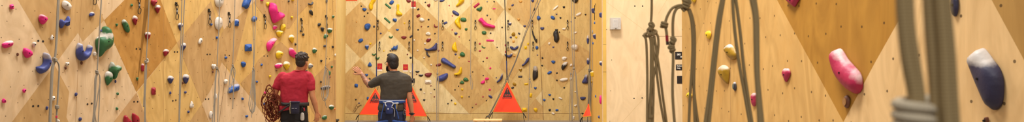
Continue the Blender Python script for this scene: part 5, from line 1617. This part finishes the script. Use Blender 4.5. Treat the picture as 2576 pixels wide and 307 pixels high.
bd.capsule([HQ(1022, 199), HQ(1027, 225, -.005), HQ(1030, 247, -.01)], [.054, .046, .040])
bd.capsule([HQ(1030, 247, -.01), HQ(1033, 263, .01), HQ(1035.5, 288, .03)], [.040, .041, .027])
hand(bd, HQ(1035.6, 289, .032), (-.02, .16, -1), (-.8, .5, 0), 1, curl=.6, spread=.04)
hipL, hipR = HQ(970, 288), HQ(1001, 288)
for hp, sx in ((hipL, -1), (hipR, 1)):
    bd.capsule([hp, Vector((hp.x + sx * .02, DM + .02, .50)), Vector((hp.x + sx * .03, DM - .01, .09))], [.09, .058, .042])
fuse(bd, 'body', SK2, root2, .0052, 3)
HAIR2 = plain('hair_dark_brown', (38, 27, 22), .6, scale=70, noise_amt=.3, bump=.5)
R = Matrix.Rotation(yaw2, 3, 'Z'); hr = MB()
hr.ell(w2(0, -.020, .042), (.085, .100, .096), R); hr.ell(w2(0, -.058, -.01), (.073, .058, .085), R); hr.ell(w2(0, .03, .115), (.058, .062, .032), R)
fuse(hr, 'hair', HAIR2, root2, .006, 3, .005, TEXH)
be = MB()
be.ell(w2(0, .052, -.098), (.050, .048, .040), R)
for sx in (-1, 1): be.capsule([w2(sx * .072, .008, -.03), w2(sx * .066, .025, -.07), w2(sx * .04, .06, -.1)], [.010, .017, .022], 10)
be.capsule([w2(-.026, .088, -.052), w2(0, .096, -.050), w2(.026, .088, -.052)], [.006, .008, .006], 8)
fuse(be, 'beard', HAIR2, root2, .005, 2, .004, TEXH)
face_bits(w2, root2, HAIR2)
gl = MB()
for sx in (-1, 1):
    gl.tube([w2(sx * .034 + math.cos(a) * .024, .104, .003 + math.sin(a) * .019) for a in [2 * PI * i / 20 for i in range(20)]], .0028, 6, True)
    gl.tube([w2(sx * .058, .102, .008), w2(sx * .080, .05, .008), w2(sx * .083, -.01, .002)], .0028, 6)
gl.tube([w2(-.010, .106, .006), w2(0, .109, .009), w2(.010, .106, .006)], .0028, 6)
gl.build('glasses', plain('glasses_black', (24, 22, 22), .3), root2)
GREY = plain('charcoal_cotton', (72, 63, 52), .9, scale=120, noise_amt=.08)
sh = MB()
sh.loft(rings([(990, 179.5, 13.5, .066), (990.5, 183, 20, .077), (992, 187, 31, .09), (994, 192, 38, .105), (995, 200, 40, .118), (995.5, 212, 39, .124), (995, 226, 37.5, .124), (992, 240, 35, .122), (988, 252, 32, .124), (986, 262, 34, .138), (985, 270, 35, .145), (985, 277, 34.5, .145), (985, 278.5, 33, .138)]))
sh.capsule([HQ(968, 196), HQ(950, 204, .02), HQ(934, 212, .035)], [.074, .070, .060]); sh.capsule([HQ(1018, 197), HQ(1025, 210), HQ(1027.5, 226, -.005)], [.070, .064, .058])
fuse(sh, 'shirt', GREY, root2, .0075, 5, .02)
mb = MB(); mb.tube([HQ(990.5, 180, -.004) + Vector((math.cos(a) * .077, math.sin(a) * .068, .004 * math.sin(a))) for a in [2 * PI * i / 24 for i in range(24)]], .008, 8, True)
mb.build('collar', plain('charcoal_rib_knit', (66, 62, 58), .9), root2)
NV = plain('navy_trousers', (42, 46, 72), .85, noise_amt=.2, scale=14)
tr = MB(); tr.loft(rings([(985, 262, 27, .105), (985, 272, 29, .115), (984.5, 283, 33.5, .136), (984.5, 300, 33, .13), (985, 312, 31, .12)]))
for hp, sx in ((hipL, -1), (hipR, 1)):
    tr.capsule([hp, Vector((hp.x + sx * .02, DM + .02, .50)), Vector((hp.x + sx * .03, DM - .01, .12))], [.110, .082, .068])
fuse(tr, 'trousers', NV, root2, .0085, 4, .014)
sm = MB(); [foot_shoe(sm, (hp.x + sx * .03, DM - .01, .09), (sx * .15, 1, 0)) for hp, sx in ((hipL, -1), (hipR, 1))]
fuse(sm, 'shoes', plain('shoe_grey', (70, 70, 74), .6), root2, .008, 3)
HB = plain('harness_blue_webbing', (52, 84, 158), .8); HW = plain('harness_white_trim', (206, 208, 216), .7)
waist2 = lambda z: (HQ(987, 256).x, DM, 30.5 * PX, .142)
z2 = lambda y: HQ(987, y).z
band(waist2, z2(259.5), z2(250.5), .014).build('harness_belt', HB, root2)
band(lambda z: (HQ(987, 256).x, DM, 30.5 * PX + .013, .155), z2(253), z2(251), .004).build('belt_piping', HW, root2)
wt = MB()
wt.prism([HQ(968, 254.5, -.163), HQ(979, 255.5, -.172), HQ(980, 258.5, -.172), HQ(970, 257.5, -.163)], Vector((0, -.006, 0))); wt.prism([HQ(993, 258, -.172), HQ(1007, 256.5, -.160), HQ(1008, 259.5, -.158), HQ(994, 261, -.172)], Vector((0, -.006, 0)))
wt.build('belt_pad', HW, root2)
hl = MB(); c = HQ(985.5, 261.5, -.20)
hl.tube(cr([c + Vector((a * PX, 0, -b * PX)) for a, b in ((-9.5, -3.5), (-6, -6), (0, -6.6), (6, -6), (9.5, -3.5), (8, 2.5), (3, 5.4), (-3, 5.4), (-8, 2.5))], 4, True), .0085, 8, True)
hl.build('chalk_bag_rim', HW, root2)
inn = MB(); inn.prism([c + Vector((a * PX * .9, .004, -b * PX * .9)) for a, b in ((-9.5, -3.5), (-6, -6), (0, -6.6), (6, -6), (9.5, -3.5), (8, 2.5), (3, 5.4), (-3, 5.4), (-8, 2.5))], Vector((0, .03, 0)))
inn.build('chalk_bag_lining', plain('lining_blue_fleece', (84, 98, 168), .9, scale=160, noise_amt=.3), root2)
cb = MB(); cc = HQ(985.5, 274.5, -.185)
cb.loft([[cc + Vector((math.cos(a) * rr, math.sin(a) * rr * .62, dz)) for a in [2 * PI * i / 20 for i in range(20)]] for dz, rr in ((-.062, .02), (-.058, .042), (-.04, .052), (0, .055), (.04, .052), (.06, .05))])
chb2 = cb.build('chalk_bag', plain('chalk_bag_blue', (44, 56, 112), .85), root2)
mk = MB(); mk.box(cc + Vector((-.012, -.036, .012)), (.016, .003, .022)); mk.build('chalk_bag_tag', HW, chb2)
for sx, hp in ((-1, hipL), (1, hipR)):
    limbloop(hp + Vector((0, 0, -.095)), (sx * .2, 0, 1), .120, .122, .021).build('leg_loop', HB, root2)
    mb = MB(); mb.tube(cr([HQ(985 + sx * 13, 259, -.16), HQ(985 + sx * 15, 270, -.165), HQ(985 + sx * 19, 283, -.155), HQ(985 + sx * 22, 298, -.14)], 5), .0085, 8); mb.build('riser_strap', HB, root2)
mb = MB(); mb.tube(cr([HQ(991, 268, -.215), HQ(996.5, 272, -.19), HQ(998, 280, -.18), HQ(997, 292, -.175)], 5), .006, 8); mb.build('waist_cord', plain('cord_pale', (168, 166, 176), .8), root2)
mb = MB(); mb.capsule([HQ(1003.5, 261, -.165), HQ(1002.5, 272, -.168)], [.008, .007], 8); mb.build('brush', plain('brush_wood', (178, 150, 96), .7), root2)
mb = MB(); mb.tube(cr([HQ(1016, 258, -.06), HQ(1020, 262, -.07), HQ(1019, 268, -.07), HQ(1022, 274, -.07), HQ(1020.5, 280, -.07)], 5), .007, 8); mb.build('sling', plain('sling_maroon', (120, 34, 44), .8), root2)
mb = MB(); mb.tube(cr([HQ(1019, 276, -.08), HQ(1023, 280, -.08), HQ(1022.5, 288, -.08), HQ(1019, 291, -.08), HQ(1017, 284, -.08)], 5, True), .0055, 8, True); mb.build('carabiner', STEEL, root2)
mb = MB(); mb.box(HQ(1020.5, 292, -.08), (.038, .03, .065), bevel=.010); mb.build('belay_device', plain('belay_device_black', (34, 34, 38), .4), root2)
wa = MB(); c = HQ(1035.3, 286.5, .03); wa.tube([c + Vector((math.cos(a) * .034, math.sin(a) * .032, 0)) for a in [2 * PI * i / 20 for i in range(20)]], .010, 8, True)
wa.box(c + Vector((.012, -.034, 0)), (.036, .012, .036), bevel=.006); wa.build('watch', plain('watch_black', (30, 28, 30), .4), root2)
# ------------------------------------------------------------------ labels that single each repeat out
WNAME = {'L': 'left wall', 'B': 'back wall', 'S': 'narrow side wall', 'R': 'right wall'}
LM = [(h['x'], h['y'], h['lm'], h['wl']) for h in HOLDS if h['lm']]
LM += [(1275.6, 250, 'middle red gate', 'B'), (1036, 205, 'black plate on the strap', 'B'), (955, 168, 'red poster by the raised arm', 'B'),
       (1478, 282, 'small red gate', 'B'), (845, 301, 'short black floor post', 'L'), (1040.5, 11, 'red poster near the top', 'B'), (1547, 60, 'thermostat', 'S')]
def direction(dx, dy):
    a = math.degrees(math.atan2(-dy, dx)) % 360
    return ('to the right of', 'above and right of', 'above', 'above and left of', 'to the left of', 'below and left of', 'below', 'below and right of')[int((a + 22.5) // 45) % 8]
ORD = ['nearest', 'second', 'third', 'fourth', 'fifth', 'sixth']
def words(s): return len(s.split())
used = set(); groups = {}
for h in HOLDS: groups.setdefault(h['desc'], []).append(h)
for h in HOLDS:
    o = h['o']; o['category'] = h['cat']
    o['group'] = ('climbing holds on the %s' if h['cat'] == 'climbing hold' else 'quickdraws on the %s') % WNAME[h['wl']]
    if h['lm']:
        lab = h['lm'] if 'wall' in h['lm'] or words(h['lm']) >= 7 else h['lm'] + ' on the ' + WNAME[h['wl']]
        assert lab not in used, lab
        used.add(lab); o['label'] = lab
for desc, g in groups.items():
    for h in g:
        if h['lm']: continue
        cand = sorted([l for l in LM if l[3] == h['wl'] or (h['wl'] == 'S' and l[3] in 'SB')], key=lambda l: (l[0] - h['x']) ** 2 + (l[1] - h['y']) ** 2)
        done = None
        for rank in range(6):
            for l in cand[:4 if rank else 6]:
                d = direction(h['x'] - l[0], h['y'] - l[1])
                same = sorted([q for q in g if direction(q['x'] - l[0], q['y'] - l[1]) == d and (q['wl'] == h['wl'])], key=lambda q: (q['x'] - l[0]) ** 2 + (q['y'] - l[1]) ** 2)
                if same.index(h) != rank: continue
                pre = desc if len(same) == 1 else ORD[rank] + ' ' + desc
                if rank == 0 and len(same) == 1: pre = desc
                for tail in ((' ' + d + ' the ' + l[2]),):
                    lab = pre + tail
                    if words(lab) <= 16 and lab not in used: done = lab; break
                if done: break
            if done: break
        if not done: done = desc + ' at the edge of the ' + WNAME[h['wl']]
        used.add(done); h['o']['label'] = done
